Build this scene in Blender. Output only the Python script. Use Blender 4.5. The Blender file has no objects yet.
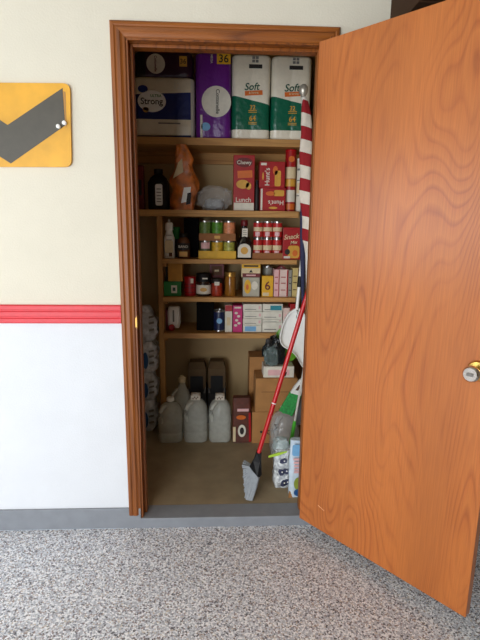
import bpy, bmesh, math, random
from mathutils import Vector, Matrix, noise
random.seed(7)
C = bpy.context.scene
COL = C.collection
PI = math.pi

# ------------------------------------------------------------------ camera
F, YAW, PITCH, ROLL = 475.9, 0.04867, 0.20772, 0.01217
CAM = Vector((0.34973, -2.00992, 1.41816))
_fw = Vector((math.sin(YAW)*math.cos(PITCH), math.cos(YAW)*math.cos(PITCH), -math.sin(PITCH)))
_r0 = Vector((math.cos(YAW), -math.sin(YAW), 0))
_u0 = _r0.cross(_fw)
_r = math.cos(ROLL)*_r0 + math.sin(ROLL)*_u0
_u = -math.sin(ROLL)*_r0 + math.cos(ROLL)*_u0
cd = bpy.data.cameras.new('camera')
cam = bpy.data.objects.new('camera', cd)
COL.objects.link(cam)
mw = Matrix((_r, _u, -_fw)).transposed().to_4x4()
mw.translation = CAM
cam.matrix_world = mw
cd.sensor_fit = 'VERTICAL'
cd.sensor_height = 24.0
cd.lens = F*24.0/640.0
cd.clip_start = 0.05
C.camera = cam

# ------------------------------------------------------------------ light
vs = C.view_settings
vs.view_transform = 'Standard'
vs.look = 'None'
vs.exposure = 0.0
vs.gamma = 1.0
vs.use_curve_mapping = False
w = bpy.data.worlds.new('sky')
C.world = w
w.use_nodes = True
bg = w.node_tree.nodes['Background']
bg.inputs[0].default_value = (0.72, 0.86, 1.0, 1)
bg.inputs[1].default_value = 1.0

def area(name, loc, target, sx, sy, power, col):
    l = bpy.data.lights.new(name, 'AREA')
    l.shape = 'RECTANGLE'; l.size = sx; l.size_y = sy
    l.energy = power; l.color = col
    o = bpy.data.objects.new(name, l)
    o.location = loc
    o.rotation_euler = (Vector(target)-Vector(loc)).to_track_quat('-Z', 'Y').to_euler()
    COL.objects.link(o)
    return o
# daylight through the open garage door in the back wall, left of the camera
area('daylight_garage_door', (-1.7, -4.16, 1.06), (-1.3, 0, 0.55), 2.5, 2.0, 142, (0.92, 0.955, 1.0))
# unseen light added on the left for the sheen on the door
area('left_sheen_fill', (-3.36, -1.5, 1.45), (0.5, -1.3, 1.25), 1.9, 1.0, 32, (0.98, 0.98, 1.0))
# unseen warm fill added below the ceiling to warm the upper tones
area('warm_fill', (-0.6, -2.8, 2.62), (-0.6, -2.8, 0), 1.2, 0.3, 11, (1.0, 0.82, 0.56))

# ------------------------------------------------------------------ helpers
def ray(u, v):
    return _fw + _r*((u-240)/F) - _u*((v-320)/F)
SH = 0.0   # extra depth of everything standing on the shelves
def P(u, v, y):
    d = ray(u, v)
    return CAM + d*((y-CAM.y)/d.y)
def PZ(u, v, z):
    d = ray(u, v)
    return CAM + d*((z-CAM.z)/d.z)

def lin(c):
    return tuple(((x/255.0)/12.92 if x <= 10 else (((x/255.0)+0.055)/1.055)**2.4) for x in c)

MATS = {}
def mat(name, rgb, rough=0.55, metal=0.0, var=0.08, scale=30.0, bump=0.0, bscale=60.0, spec=0.5, trans=0.0, alpha=1.0):
    if name in MATS: return MATS[name]
    m = bpy.data.materials.new(name); m.use_nodes = True
    nt = m.node_tree; b = nt.nodes['Principled BSDF']
    c = lin(rgb)
    tc = nt.nodes.new('ShaderNodeTexCoord')
    n = nt.nodes.new('ShaderNodeTexNoise'); n.inputs['Scale'].default_value = scale
    n.inputs['Detail'].default_value = 3
    nt.links.new(tc.outputs['Object'], n.inputs['Vector'])
    r = nt.nodes.new('ShaderNodeValToRGB')
    r.color_ramp.elements[0].position = 0.3; r.color_ramp.elements[1].position = 0.7
    r.color_ramp.elements[0].color = tuple(x*(1-var) for x in c)+(1,)
    r.color_ramp.elements[1].color = tuple(min(1, x*(1+var)) for x in c)+(1,)
    nt.links.new(n.outputs['Fac'], r.inputs['Fac'])
    nt.links.new(r.outputs['Color'], b.inputs['Base Color'])
    b.inputs['Roughness'].default_value = rough
    b.inputs['Metallic'].default_value = metal
    b.inputs['Specular IOR Level'].default_value = spec
    if bump:
        n2 = nt.nodes.new('ShaderNodeTexNoise'); n2.inputs['Scale'].default_value = bscale
        n2.inputs['Detail'].default_value = 4
        nt.links.new(tc.outputs['Object'], n2.inputs['Vector'])
        bp = nt.nodes.new('ShaderNodeBump'); bp.inputs['Strength'].default_value = bump
        bp.inputs['Distance'].default_value = 0.01
        nt.links.new(n2.outputs['Fac'], bp.inputs['Height'])
        nt.links.new(bp.outputs['Normal'], b.inputs['Normal'])
    if trans: b.inputs['Transmission Weight'].default_value = trans
    if alpha < 1: b.inputs['Alpha'].default_value = alpha
    MATS[name] = m
    return m

def zone_mat(name, base, zones, rough=0.3, bump=0.35, bscale=45.0):
    """printed wrap: each zone = (rgb, [(a,b,c), ...]) painted where every a*x+b*z+c > 0"""
    if name in MATS: return MATS[name]
    m = mat(name, base, rough, bump=bump, bscale=bscale, var=0.04)
    nt = m.node_tree; b = nt.nodes['Principled BSDF']
    cur = b.inputs['Base Color'].links[0].from_socket
    tc = nt.nodes.new('ShaderNodeTexCoord'); sp = nt.nodes.new('ShaderNodeSeparateXYZ')
    nt.links.new(tc.outputs['Object'], sp.inputs[0])
    def mth(op, a, bb):
        q = nt.nodes.new('ShaderNodeMath'); q.operation = op
        for k, v in enumerate((a, bb)):
            if isinstance(v, (int, float)): q.inputs[k].default_value = v
            else: nt.links.new(v, q.inputs[k])
        return q.outputs[0]
    for rgb, planes in zones:
        mask = None
        for a, bz, c in planes:
            s = mth('ADD', mth('MULTIPLY', sp.outputs[0], a), mth('MULTIPLY', sp.outputs[2], bz))
            g = mth('GREATER_THAN', s, -c)
            mask = g if mask is None else mth('MULTIPLY', mask, g)
        mx = nt.nodes.new('ShaderNodeMix'); mx.data_type = 'RGBA'
        nt.links.new(mask, mx.inputs[0]); nt.links.new(cur, mx.inputs[6])
        mx.inputs[7].default_value = lin(rgb)+(1,)
        cur = mx.outputs[2]
    nt.links.new(cur, b.inputs['Base Color'])
    return m

def clear_mat(name, rgb, opacity=0.45, rough=0.25, bump=0.0, bscale=40):
    if name in MATS: return MATS[name]
    m = mat(name, rgb, rough, bump=bump, bscale=bscale)
    nt = m.node_tree; b = nt.nodes['Principled BSDF']; out = nt.nodes['Material Output']
    t = nt.nodes.new('ShaderNodeBsdfTransparent'); mx = nt.nodes.new('ShaderNodeMixShader')
    mx.inputs[0].default_value = opacity
    nt.links.new(t.outputs[0], mx.inputs[1]); nt.links.new(b.outputs[0], mx.inputs[2])
    nt.links.new(mx.outputs[0], out.inputs['Surface'])
    return m

class MB:
    def __init__(s): s.bm = bmesh.new()
    def box(s, x0, x1, y0, y1, z0, z1, bev=0.0):
        b2 = bmesh.new()
        bmesh.ops.create_cube(b2, size=1)
        for v in b2.verts:
            v.co = Vector(((x0+x1)/2+v.co.x*(x1-x0), (y0+y1)/2+v.co.y*(y1-y0), (z0+z1)/2+v.co.z*(z1-z0)))
        if bev: bmesh.ops.bevel(b2, geom=b2.edges[:], offset=bev, segments=2, affect='EDGES', profile=0.5)
        s._add(b2); return s
    def _add(s, b2, mtx=None):
        if mtx is not None: bmesh.ops.transform(b2, matrix=mtx, verts=b2.verts)
        me = bpy.data.meshes.new('tmp'); b2.to_mesh(me); b2.free()
        s.bm.from_mesh(me); bpy.data.meshes.remove(me)
    def rings(s, rings, cap0=True, cap1=True):
        vs_ = [[s.bm.verts.new(p) for p in r] for r in rings]
        n = len(vs_[0])
        for a, b in zip(vs_, vs_[1:]):
            for i in range(n):
                s.bm.faces.new((a[i], a[(i+1) % n], b[(i+1) % n], b[i]))
        if cap0: s.bm.faces.new(vs_[0][::-1])
        if cap1: s.bm.faces.new(vs_[-1])
        return s
    def lathe(s, prof, cx=0, cy=0, n=24, a0=0, mtx=None):
        b = MB()
        b.rings([[Vector((cx+r*math.cos(2*PI*i/n+a0), cy+r*math.sin(2*PI*i/n+a0), z)) for i in range(n)] for r, z in prof])
        s._add(b.bm, mtx); return s
    def tube(s, pts, rad, n=12):
        pts = [Vector(p) for p in pts]
        if isinstance(rad, (int, float)): rad = [rad]*len(pts)
        rings = []
        for i, p in enumerate(pts):
            d = (pts[min(i+1, len(pts)-1)]-pts[max(i-1, 0)]).normalized()
            q = d.to_track_quat('Z', 'Y')
            rings.append([p+q @ Vector((rad[i]*math.cos(2*PI*k/n), rad[i]*math.sin(2*PI*k/n), 0)) for k in range(n)])
        b = MB(); b.rings(rings); s._add(b.bm); return s
    def prism(s, poly, y0, y1):
        """poly in x,z; front at y0, back at y1"""
        b = MB()
        b.rings([[Vector((x, y0, z)) for x, z in poly], [Vector((x, y1, z)) for x, z in poly]])
        s._add(b.bm); return s
    def arc(s, r0, r1, z0, z1, a0, a1, n=12):
        """curved label standing on a cylinder; angles measured from -y"""
        b = MB(); rings = []
        for i in range(n+1):
            a = -PI/2+a0+(a1-a0)*i/n
            c, q = math.cos(a), math.sin(a)
            rings.append([Vector((c*r0, q*r0, z0)), Vector((c*r1, q*r1, z0)), Vector((c*r1, q*r1, z1)), Vector((c*r0, q*r0, z1))])
        b.rings(rings); s._add(b.bm); return s
    def build(s, name, m, parent=None, smooth=False, sub=0):
        bmesh.ops.recalc_face_normals(s.bm, faces=s.bm.faces[:])
        me = bpy.data.meshes.new(name); s.bm.to_mesh(me); s.bm.free()
        o = bpy.data.objects.new(name, me); COL.objects.link(o)
        if isinstance(m, (list, tuple)):
            for k in m: me.materials.append(k)
        else: me.materials.append(m)
        if smooth:
            for p in me.polygons: p.use_smooth = True
            try: me.set_sharp_from_angle(angle=math.radians(40))
            except Exception: pass
        if sub:
            md = o.modifiers.new('sub', 'SUBSURF'); md.levels = sub; md.render_levels = sub
        if parent is not None: o.parent = parent
        return o

def rr(w_, d_, r, n=4, cx=0, cy=0):
    r = min(r, w_/2-1e-4, d_/2-1e-4)
    out = []
    for sx, sy, a in ((1, 1, 0), (-1, 1, PI/2), (-1, -1, PI), (1, -1, 1.5*PI)):
        for k in range(n+1):
            t = a+PI/2*k/n
            out.append((cx+sx*(w_/2-r)+r*math.cos(t), cy+sy*(d_/2-r)+r*math.sin(t)))
    return out

def loft(mb, secs):
    """secs: (z, w, d, r[, cx, cy])"""
    rings = []
    for q in secs:
        z, w_, d_, r = q[:4]
        cx, cy = (q[4], q[5]) if len(q) > 4 else (0, 0)
        rings.append([Vector((x, y, z)) for x, y in rr(w_, d_, r, 4, cx, cy)])
    b = MB(); b.rings(rings); mb._add(b.bm)
    return mb

def tag(o, label=None, cat=None, group=None, kind=None):
    if label: o['label'] = label
    if cat: o['category'] = cat
    if group: o['group'] = group
    if kind: o['kind'] = kind
    return o
def thing(name, label, cat, loc=(0, 0, 0), rz=0.0, group=None):
    o = bpy.data.objects.new(name, None); COL.objects.link(o)
    o.empty_display_size = 0.05
    o.location = (loc[0], loc[1]+SH, loc[2]); o.rotation_euler = (0, 0, rz)
    return tag(o, label, cat, group)
def struct(o, label=None): return tag(o, label, None, None, 'structure')

def copy_tree(src, loc, label, rz=None):
    c = src.copy(); COL.objects.link(c); c.location = loc; c['label'] = label
    if rz is not None: c.rotation_euler = (0, 0, rz)
    for ch in list(src.children):
        k = ch.copy(); COL.objects.link(k); k.parent = c
        for g in list(ch.children):
            h = g.copy(); COL.objects.link(h); h.parent = k
    return c

def plate(name, m, parent, cx, cz, w_, h_, yf, shape='rect', ang=0.0, t=0.0012, label=None):
    if shape == 'rect': poly = [(-w_/2, -h_/2), (w_/2, -h_/2), (w_/2, h_/2), (-w_/2, h_/2)]
    elif shape == 'oval': poly = [(w_/2*math.cos(2*PI*k/28), h_/2*math.sin(2*PI*k/28)) for k in range(28)]
    elif shape == 'round': poly = rr(w_, h_, min(w_, h_)*0.25, 4)
    else: poly = [(x*w_, z*h_) for x, z in shape]
    c, s = math.cos(ang), math.sin(ang)
    poly = [(cx+c*x-s*z, cz+s*x+c*z) for x, z in poly]
    o = MB().prism(poly, yf-t, yf+0.0005).build(name, m, parent)
    if label: o['label'] = label
    return o

_dg = None
def txt(s, m, parent, cx, cz, wmax, hmax, yf, ang=0.0, shear=0.0, name='lettering', flip=False):
    cu = bpy.data.curves.new(name, 'FONT'); cu.body = s
    cu.align_x = 'CENTER'; cu.align_y = 'CENTER'; cu.extrude = 0.02; cu.shear = shear
    cu.resolution_u = 3; cu.offset = 0.012
    t = bpy.data.objects.new('tmp_text', cu); COL.objects.link(t)
    dg = bpy.context.evaluated_depsgraph_get()
    me = bpy.data.meshes.new_from_object(t.evaluated_get(dg))
    bpy.data.objects.remove(t); bpy.data.curves.remove(cu)
    xs = [v.co.x for v in me.vertices]; ys = [v.co.y for v in me.vertices]
    k = min(wmax/(max(xs)-min(xs)), hmax/(max(ys)-min(ys)))
    mx, my = (max(xs)+min(xs))/2, (max(ys)+min(ys))/2
    ca, sa = math.cos(ang), math.sin(ang)
    for v in me.vertices:
        x, z, d = (v.co.x-mx)*k, (v.co.y-my)*k, v.co.z
        v.co = Vector((cx+ca*x-sa*z, yf-0.0012-d*0.03, cz+sa*x+ca*z))
    me.name = name
    me.materials.clear(); me.materials.append(m)
    o = bpy.data.objects.new(name, me); COL.objects.link(o); o.parent = parent
    return o

def span(u0, u1, vt, yf, z, cap=0.0):
    """x centre, width, height of something standing at depth yf on height z"""
    yf = yf+SH
    zt = P((u0+u1)/2, vt, yf).z
    zm = (zt+z)/2
    # row of the picture at mid height
    def xat(u):
        lo, hi = 0, 640
        for _ in range(30):
            m_ = (lo+hi)/2
            if P(u, m_, yf).z > zm: lo = m_
            else: hi = m_
        return P(u, lo, yf).x
    a, b = xat(u0), xat(u1)
    h_ = zt-z
    if SH:      # nothing grows through the board above
        over = [q for q in SB if q > z+0.02]
        if over: h_ = min(h_, min(over)-z-0.003-cap)
    return (a+b)/2, b-a, h_

# ------------------------------------------------------------------ colours
white_plastic = mat('white plastic', (244, 244, 240), 0.35, var=0.03)
off_white = mat('off white card', (222, 216, 200), 0.6)
cream = mat('cream card', (220, 200, 160), 0.6)
black = mat('black plastic', (14, 14, 16), 0.5, spec=0.3)
matte_black = mat('matte black card', (12, 11, 12), 0.9, spec=0.15)
dark = mat('dark card', (34, 28, 26), 0.6)
red_card = mat('red card', (165, 18, 24), 0.4)
deep_red = mat('deep red card', (105, 16, 20), 0.45)
yellow_card = mat('yellow card', (226, 172, 24), 0.45)
gold_ink = mat('gold ink', (214, 160, 60), 0.4)
orange_ink = mat('orange ink', (214, 106, 34), 0.45)
green_card = mat('green card', (20, 126, 48), 0.45)
dgreen = mat('dark green ink', (14, 78, 58), 0.4)
brown_card = mat('corrugated cardboard', (172, 122, 70), 0.8, var=0.1, scale=14)
brown_dark = mat('dark brown card', (92, 56, 30), 0.7)
pink_card = mat('magenta card', (196, 36, 112), 0.45)
pale_pink = mat('pale pink card', (226, 178, 178), 0.5)
teal_ink = mat('teal ink', (40, 134, 150), 0.5)
grey_ink = mat('grey ink', (120, 118, 114), 0.5)
blue_ink = mat('blue ink', (28, 52, 128), 0.4)
light_blue = mat('light blue ink', (120, 176, 220), 0.4)
steel = mat('steel', (190, 190, 188), 0.28, metal=1.0)
gold_lid = mat('gold lid', (190, 150, 80), 0.35, metal=0.8)
red_plastic = mat('red plastic', (178, 18, 28), 0.3)

# ------------------------------------------------------------------ structure materials
def painted(name, rgb, bump=0.12):
    return mat(name, rgb, 0.75, var=0.02, scale=6, bump=bump, bscale=140, spec=0.25)
wall_cream = painted('cream wall paint', (222, 217, 200))
wall_white = painted('white wall paint', (224, 228, 233))
closet_paint = painted('beige closet paint', (186, 160, 118))
ceil_paint = painted('ceiling paint', (190, 184, 168))  # out-of-view ceiling, darkened to lower the bounced light
wall_dim = painted('toned-down garage paint', (128, 116, 100))  # unseen walls, toned down to cut bounce into the closet
curb_paint = mat('grey curb paint', (134, 139, 146), 0.5, var=0.06, scale=20, bump=0.05)

def wood(name, c0, c1, c2, rough=0.35, rings=16.0, kx=2.4, kz=0.42, grain=160.0, axis='z', coat=0.25, detail=2.5, fade_lo=0.6):
    m = bpy.data.materials.new(name); m.use_nodes = True
    nt = m.node_tree; b = nt.nodes['Principled BSDF']
    N = nt.nodes.new; L = nt.links.new
    tc = N('ShaderNodeTexCoord')
    def mapped(sc):
        mp = N('ShaderNodeMapping'); L(tc.outputs['Object'], mp.inputs[0])
        mp.inputs['Scale'].default_value = sc if axis == 'z' else (sc[2], sc[1], sc[0])
        return mp.outputs[0]
    n = N('ShaderNodeTexNoise'); n.inputs['Scale'].default_value = 1.0; n.inputs['Detail'].default_value = detail
    n.inputs['Roughness'].default_value = 0.42; n.inputs['Distortion'].default_value = 0.35
    L(mapped((kx, kx, kz)), n.inputs['Vector'])
    mu = N('ShaderNodeMath'); mu.operation = 'MULTIPLY'; mu.inputs[1].default_value = rings
    L(n.outputs['Fac'], mu.inputs[0])
    fr = N('ShaderNodeMath'); fr.operation = 'FRACT'; L(mu.outputs[0], fr.inputs[0])
    rp = N('ShaderNodeValToRGB'); cr = rp.color_ramp
    cr.elements[0].position = 0.0; cr.elements[0].color = lin(c1)+(1,)
    cr.elements[1].position = 1.0; cr.elements[1].color = lin(c1)+(1,)
    e = cr.elements.new(0.55); e.color = lin(c0)+(1,)
    e = cr.elements.new(0.86); e.color = lin(c2)+(1,)
    L(fr.outputs[0], rp.inputs[0])
    fade = N('ShaderNodeTexNoise'); fade.inputs['Scale'].default_value = 1.0; fade.inputs['Detail'].default_value = 3
    L(mapped((9.0, 9.0, 2.6)), fade.inputs['Vector'])
    fr_ = N('ShaderNodeMapRange'); fr_.inputs[1].default_value = 0.36; fr_.inputs[2].default_value = 0.64
    fr_.inputs[3].default_value = fade_lo; fr_.inputs[4].default_value = 1.0
    L(fade.outputs['Fac'], fr_.inputs[0])
    fm = N('ShaderNodeMix'); fm.data_type = 'RGBA'; fm.inputs[6].default_value = lin(c0)+(1,)
    L(fr_.outputs[0], fm.inputs[0]); L(rp.outputs[0], fm.inputs[7])
    g = N('ShaderNodeTexNoise'); g.inputs['Scale'].default_value = 1.0; g.inputs['Detail'].default_value = 3
    L(mapped((grain, grain, grain*0.03)), g.inputs['Vector'])
    gr = N('ShaderNodeValToRGB'); gr.color_ramp.elements[0].position = 0.35; gr.color_ramp.elements[1].position = 0.65
    gr.color_ramp.elements[0].color = (0.90, 0.89, 0.88, 1); gr.color_ramp.elements[1].color = (1.06, 1.06, 1.06, 1)
    L(g.outputs['Fac'], gr.inputs[0])
    big = N('ShaderNodeTexNoise'); big.inputs['Scale'].default_value = 1.0; big.inputs['Detail'].default_value = 1
    L(mapped((4.0, 4.0, 0.35)), big.inputs['Vector'])
    br = N('ShaderNodeValToRGB'); br.color_ramp.elements[0].position = 0.35; br.color_ramp.elements[1].position = 0.65
    br.color_ramp.elements[0].color = (0.88, 0.86, 0.84, 1); br.color_ramp.elements[1].color = (1.08, 1.08, 1.08, 1)
    L(big.outputs['Fac'], br.inputs[0])
    def mul(a, c):
        x = N('ShaderNodeMix'); x.data_type = 'RGBA'; x.blend_type = 'MULTIPLY'; x.inputs[0].default_value = 1.0
        L(a, x.inputs[6]); L(c, x.inputs[7]); return x.outputs[2]
    L(mul(mul(fm.outputs[2], gr.outputs[0]), br.outputs[0]), b.inputs['Base Color'])
    b.inputs['Roughness'].default_value = rough
    b.inputs['Coat Weight'].default_value = coat; b.inputs['Coat Roughness'].default_value = 0.26
    return m
door_wood = wood('door veneer', (186, 107, 45), (180, 100, 40), (161, 84, 31), rough=0.40, coat=0.4, rings=58, kx=2.2, kz=0.50, grain=230, detail=2.6, fade_lo=0.05)
trim_wood = wood('casing wood', (148, 84, 24), (130, 70, 18), (98, 49, 10), rough=0.45, coat=0.08, rings=8, kx=10, kz=0.5, grain=220)
trim_wood_h = wood('head casing wood', (148, 84, 24), (130, 70, 18), (98, 49, 10), rough=0.45, coat=0.08, rings=8, kx=10, kz=0.5, grain=220, axis='x')
shelf_wood = wood('pine shelf', (196, 148, 84), (186, 136, 74), (168, 116, 60), rough=0.6, rings=7, kx=12, kz=1.0, grain=200, axis='x', coat=0.0)
post_wood = wood('pine upright', (196, 148, 84), (186, 136, 74), (168, 116, 60), rough=0.6, rings=7, kx=12, kz=1.0, grain=200, coat=0.0)

def flake_floor():
    m = bpy.data.materials.new('epoxy flake floor'); m.use_nodes = True
    nt = m.node_tree; b = nt.nodes['Principled BSDF']; N = nt.nodes.new; L = nt.links.new
    tc = N('ShaderNodeTexCoord')
    v = N('ShaderNodeTexVoronoi'); v.inputs['Scale'].default_value = 185
    L(tc.outputs['Object'], v.inputs['Vector'])
    sp = N('ShaderNodeSeparateColor'); L(v.outputs['Color'], sp.inputs[0])
    r = N('ShaderNodeValToRGB'); r.color_ramp.interpolation = 'CONSTANT'; cr = r.color_ramp
    cols = [(0.0, (88, 88, 96)), (0.09, (152, 138, 136)), (0.17, (186, 191, 201)), (0.44, (216, 221, 230)), (0.64, (246, 248, 252)), (0.88, (144, 150, 162)), (0.95, (204, 196, 188))]
    cr.elements[0].color = lin(cols[0][1])+(1,); cr.elements[1].position = cols[1][0]; cr.elements[1].color = lin(cols[1][1])+(1,)
    for p, c in cols[2:]:
        e = cr.elements.new(p); e.color = lin(c)+(1,)
    L(sp.outputs[0], r.inputs[0]); L(r.outputs[0], b.inputs['Base Color'])
    b.inputs['Roughness'].default_value = 0.5
    return m
floor_m = flake_floor()
concrete = mat('bare concrete', (152, 136, 108), 0.8, var=0.14, scale=9, bump=0.1, bscale=80)

# ------------------------------------------------------------------ structure
W = 0.762; H = 2.1453; CW = 0.0574; ZC = 0.049; XL, XR, YB = -0.27, 0.93, 1.20
GX0, GX1, GY0, ZT = -3.4, 2.7, -4.2, 2.7
struct(MB().box(GX0, GX1, GY0, -0.012, -0.06, 0).build('floor', floor_m))
struct(MB().box(GX0, GX1, GY0, 0.12, ZT, ZT+0.06).build('ceiling', ceil_paint))
zr0, zr1 = 0.980, 1.0585
# front wall: cream above the red rail, white below it, opening for the closet
f = MB()
f.box(GX0, -0.004, 0, 0.12, 1.02, ZT); f.box(W+0.004, GX1, 0, 0.12, 1.02, ZT); f.box(-0.004, W+0.004, 0, 0.12, H-CW+0.004, ZT)
wf = struct(f.build('wall_front', wall_cream))
f = MB(); f.box(GX0, -0.004, 0, 0.12, 0, 1.02); f.box(W+0.004, GX1, 0, 0.12, 0, 1.02)
o = f.build('wall_front_lower', wall_white); struct(o)
# garage left wall with an unseen opening added for the sheen light
f = MB(); f.box(GX0-0.12, GX0, -0.5, 0.12, 0, ZT); f.box(GX0-0.12, GX0, GY0, -2.5, 0, ZT); f.box(GX0-0.12, GX0, -2.5, -0.5, 2.0, ZT); f.box(GX0-0.12, GX0, -2.5, -0.5, 0, 0.9)
struct(f.build('wall_left', wall_dim))
struct(MB().box(GX1, GX1+0.12, GY0, 0.12, 0, ZT).build('wall_right', wall_dim))
f = MB(); f.box(GX0, -2.97, GY0-0.12, GY0, 0, ZT); f.box(-0.42, GX1, GY0-0.12, GY0, 0, ZT); f.box(-2.97, -0.42, GY0-0.12, GY0, 2.12, ZT)
struct(f.build('wall_back', wall_dim))
# closet shell
f = MB()
f.box(XL-0.1, XL, 0.12, YB+0.1, ZC, 2.5); f.box(XR, XR+0.1, 0.12, YB+0.1, ZC, 2.5); f.box(XL, XR, YB, YB+0.1, ZC, 2.5)
struct(f.build('wall_closet', closet_paint))
struct(MB().box(XL-0.1, XR+0.1, 0.12, YB+0.1, 2.44, 2.5).build('ceiling_closet', closet_paint))
struct(MB().box(XL-0.1, XR+0.1, 0.095, YB+0.1, -0.05, ZC).build('floor_closet', concrete))
# grey curb and doorway sill
f = MB(); f.box(GX0, -0.004, -0.012, 0.0, 0, 0.102, 0.002); f.box(W+0.004, GX1, -0.012, 0.0, 0, 0.102, 0.002)
struct(f.build('baseboard_front', curb_paint))
struct(MB().box(-0.06, W+0.06, -0.0125, 0.0948, -0.05, ZC+0.001, 0.003).build('trim_sill', curb_paint))
# casing
prof = [(0.0, 0.0), (0.0, 0.012), (0.004, 0.016), (0.014, 0.018), (0.019, 0.015), (0.024, 0.018), (0.036, 0.018), (0.041, 0.014), (0.046, 0.011), (0.054, 0.010), (0.0574, 0.007), (0.0574, 0.0)]
def casing(name, pts, m):
    rings = [[Vector((px(s), -t, pz(s))) for s, t in prof] for px, pz in pts]
    b = MB(); b.rings(rings); return struct(b.build(name, m))
casing('trim_1', [(lambda s: -CW+s, lambda s: 0.068), (lambda s: -CW+s, lambda s: H-s)], trim_wood)
casing('trim_2', [(lambda s: -CW+s, lambda s: H-s+0.0002), (lambda s: W+CW-s, lambda s: H-s+0.0002)], trim_wood_h)
casing('trim_3', [(lambda s: W+CW-s, lambda s: 0.068), (lambda s: W+CW-s, lambda s: H-s)], trim_wood)
f = MB(); zt = H-CW
f.box(-0.004, 0.006, -0.004, 0.122, ZC+0.001, zt+0.004); f.box(W-0.006, W+0.004, -0.004, 0.122, ZC+0.001, zt+0.004)
f.box(0.006, W-0.006, -0.004, 0.122, zt-0.006, zt+0.004)
f.box(0.006, 0.018, 0.035, 0.075, ZC+0.001, zt-0.006, 0.002); f.box(W-0.018, W-0.006, 0.035, 0.075, ZC+0.001, zt-0.006, 0.002)
f.box(0.018, W-0.018, 0.035, 0.075, zt-0.018, zt-0.006, 0.002)
jamb = struct(f.build('trim_4', trim_wood))
sk = MB().box(0.0055, 0.0075, -0.006, 0.028, 0.955, 1.012, 0.0006).box(-0.001, 0.0075, -0.0065, -0.0045, 0.962, 1.005, 0.0004)
sk.build('strike_plate', gold_lid, jamb)['label'] = 'brass strike plate'
# red rail
red_rail = mat('red rail paint', (214, 40, 52), 0.4, var=0.05)
rp_ = [(0, zr0), (-0.011, zr0), (-0.014, zr0+0.004), (-0.014, zr0+0.020), (-0.010, zr0+0.023), (-0.010, zr0+0.027), (-0.014, zr0+0.030), (-0.014, zr0+0.049), (-0.010, zr0+0.052), (-0.010, zr0+0.056), (-0.014, zr0+0.059), (-0.014, zr1-0.004), (-0.011, zr1), (0, zr1)]
for nm, x0, x1 in (('trim_5', GX0, -CW-0.001), ('trim_6', W+CW+0.001, GX1)):
    b = MB(); b.rings([[Vector((x, y, z)) for y, z in rp_] for x in (x0, x1)])
    struct(b.build(nm, red_rail))

# door, standing open
DANG = 2.26364
droot = bpy.data.objects.new('door_1', None); COL.objects.link(droot)
droot.location = (W-0.002, -0.024, 0.0629)
droot.rotation_euler = (0, 0, math.atan2(-math.sin(DANG), -math.cos(DANG)))
struct(droot, 'orange-brown veneered closet door standing wide open')
dh = 2.0802-0.0629
slab = MB().box(0, W, -0.035, 0, 0, dh, 0.0015).build('slab', door_wood, droot)
dn = Vector((math.sin(DANG)*-1, math.cos(DANG), 0)); dd = Vector((-math.cos(DANG), -math.sin(DANG), 0))
def on_door(u, v, off):
    """door-local x, z where the sight line meets the plane off metres in front of the visible face"""
    p0 = Vector(droot.location)+dn*(0.035+off); d = ray(u, v)
    q = CAM+d*((p0-CAM).dot(dn)/d.dot(dn))
    return (q-p0).dot(dd), q.z-0.0629
kx, kz = on_door(471.5, 374, 0.05)
brass = mat('brass', (206, 172, 92), 0.25, metal=1.0)
chrome = mat('satin chrome', (214, 208, 200), 0.18, metal=1.0)
RX = Matrix.Translation((kx, -0.035, kz)) @ Matrix.Rotation(PI/2, 4, 'X')
rose = MB().lathe([(0.034, 0), (0.034, 0.004), (0.030, 0.009), (0.016, 0.011), (0.014, 0.028)], n=28, mtx=RX).build('rose', brass, droot, True)
knob = MB().lathe([(0.013, 0.024), (0.016, 0.030), (0.0245, 0.040), (0.027, 0.050), (0.0255, 0.058), (0.021, 0.062), (0.019, 0.062)], n=28, mtx=RX).build('knob', chrome, droot, True)
knob['label'] = 'round chrome knob'
MB().box(kx-0.010, kx+0.010, -0.035-0.067, -0.035-0.060, kz-0.005, kz+0.005, 0.0015).build('turn_button', grey_ink, knob)
sx, sz = on_door(321, 508, 0.0)
plate('scratch', mat('pale bare wood', (224, 176, 130), 0.7), slab, sx, sz, 0.036, 0.0025, -0.0349, ang=-0.30, t=0.0004)
MB().box(W-0.001, W+0.002, -0.03, -0.005, kz-0.03, kz+0.03).build('latch_plate', brass, droot)

# dark cabinet high on the wall right of the doorway
cabw = mat('dark brown laminate', (62, 42, 26), 0.8, spec=0.2)
t = thing('wall_cabinet', 'dark brown cabinet high on the wall behind the open door', 'cabinet', (1.45, -0.15, 2.13))
MB().box(-0.437, 0.437, -0.13, 0.149, 0, 0.56, 0.002).build('body', cabw, t)
for s in (-1, 1):
    dr = MB().box(s*0.217-0.214, s*0.217+0.214, -0.149, -0.1305, 0.003, 0.557, 0.002).build('cabinet_door', cabw, t)
    MB().lathe([(0.006, 0), (0.006, 0.012), (0.012, 0.018), (0.010, 0.024)], mtx=Matrix.Translation((s*0.03, -0.149, 0.06)) @ Matrix.Rotation(PI/2, 4, 'X')).build('knob', steel, dr, True)

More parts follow.
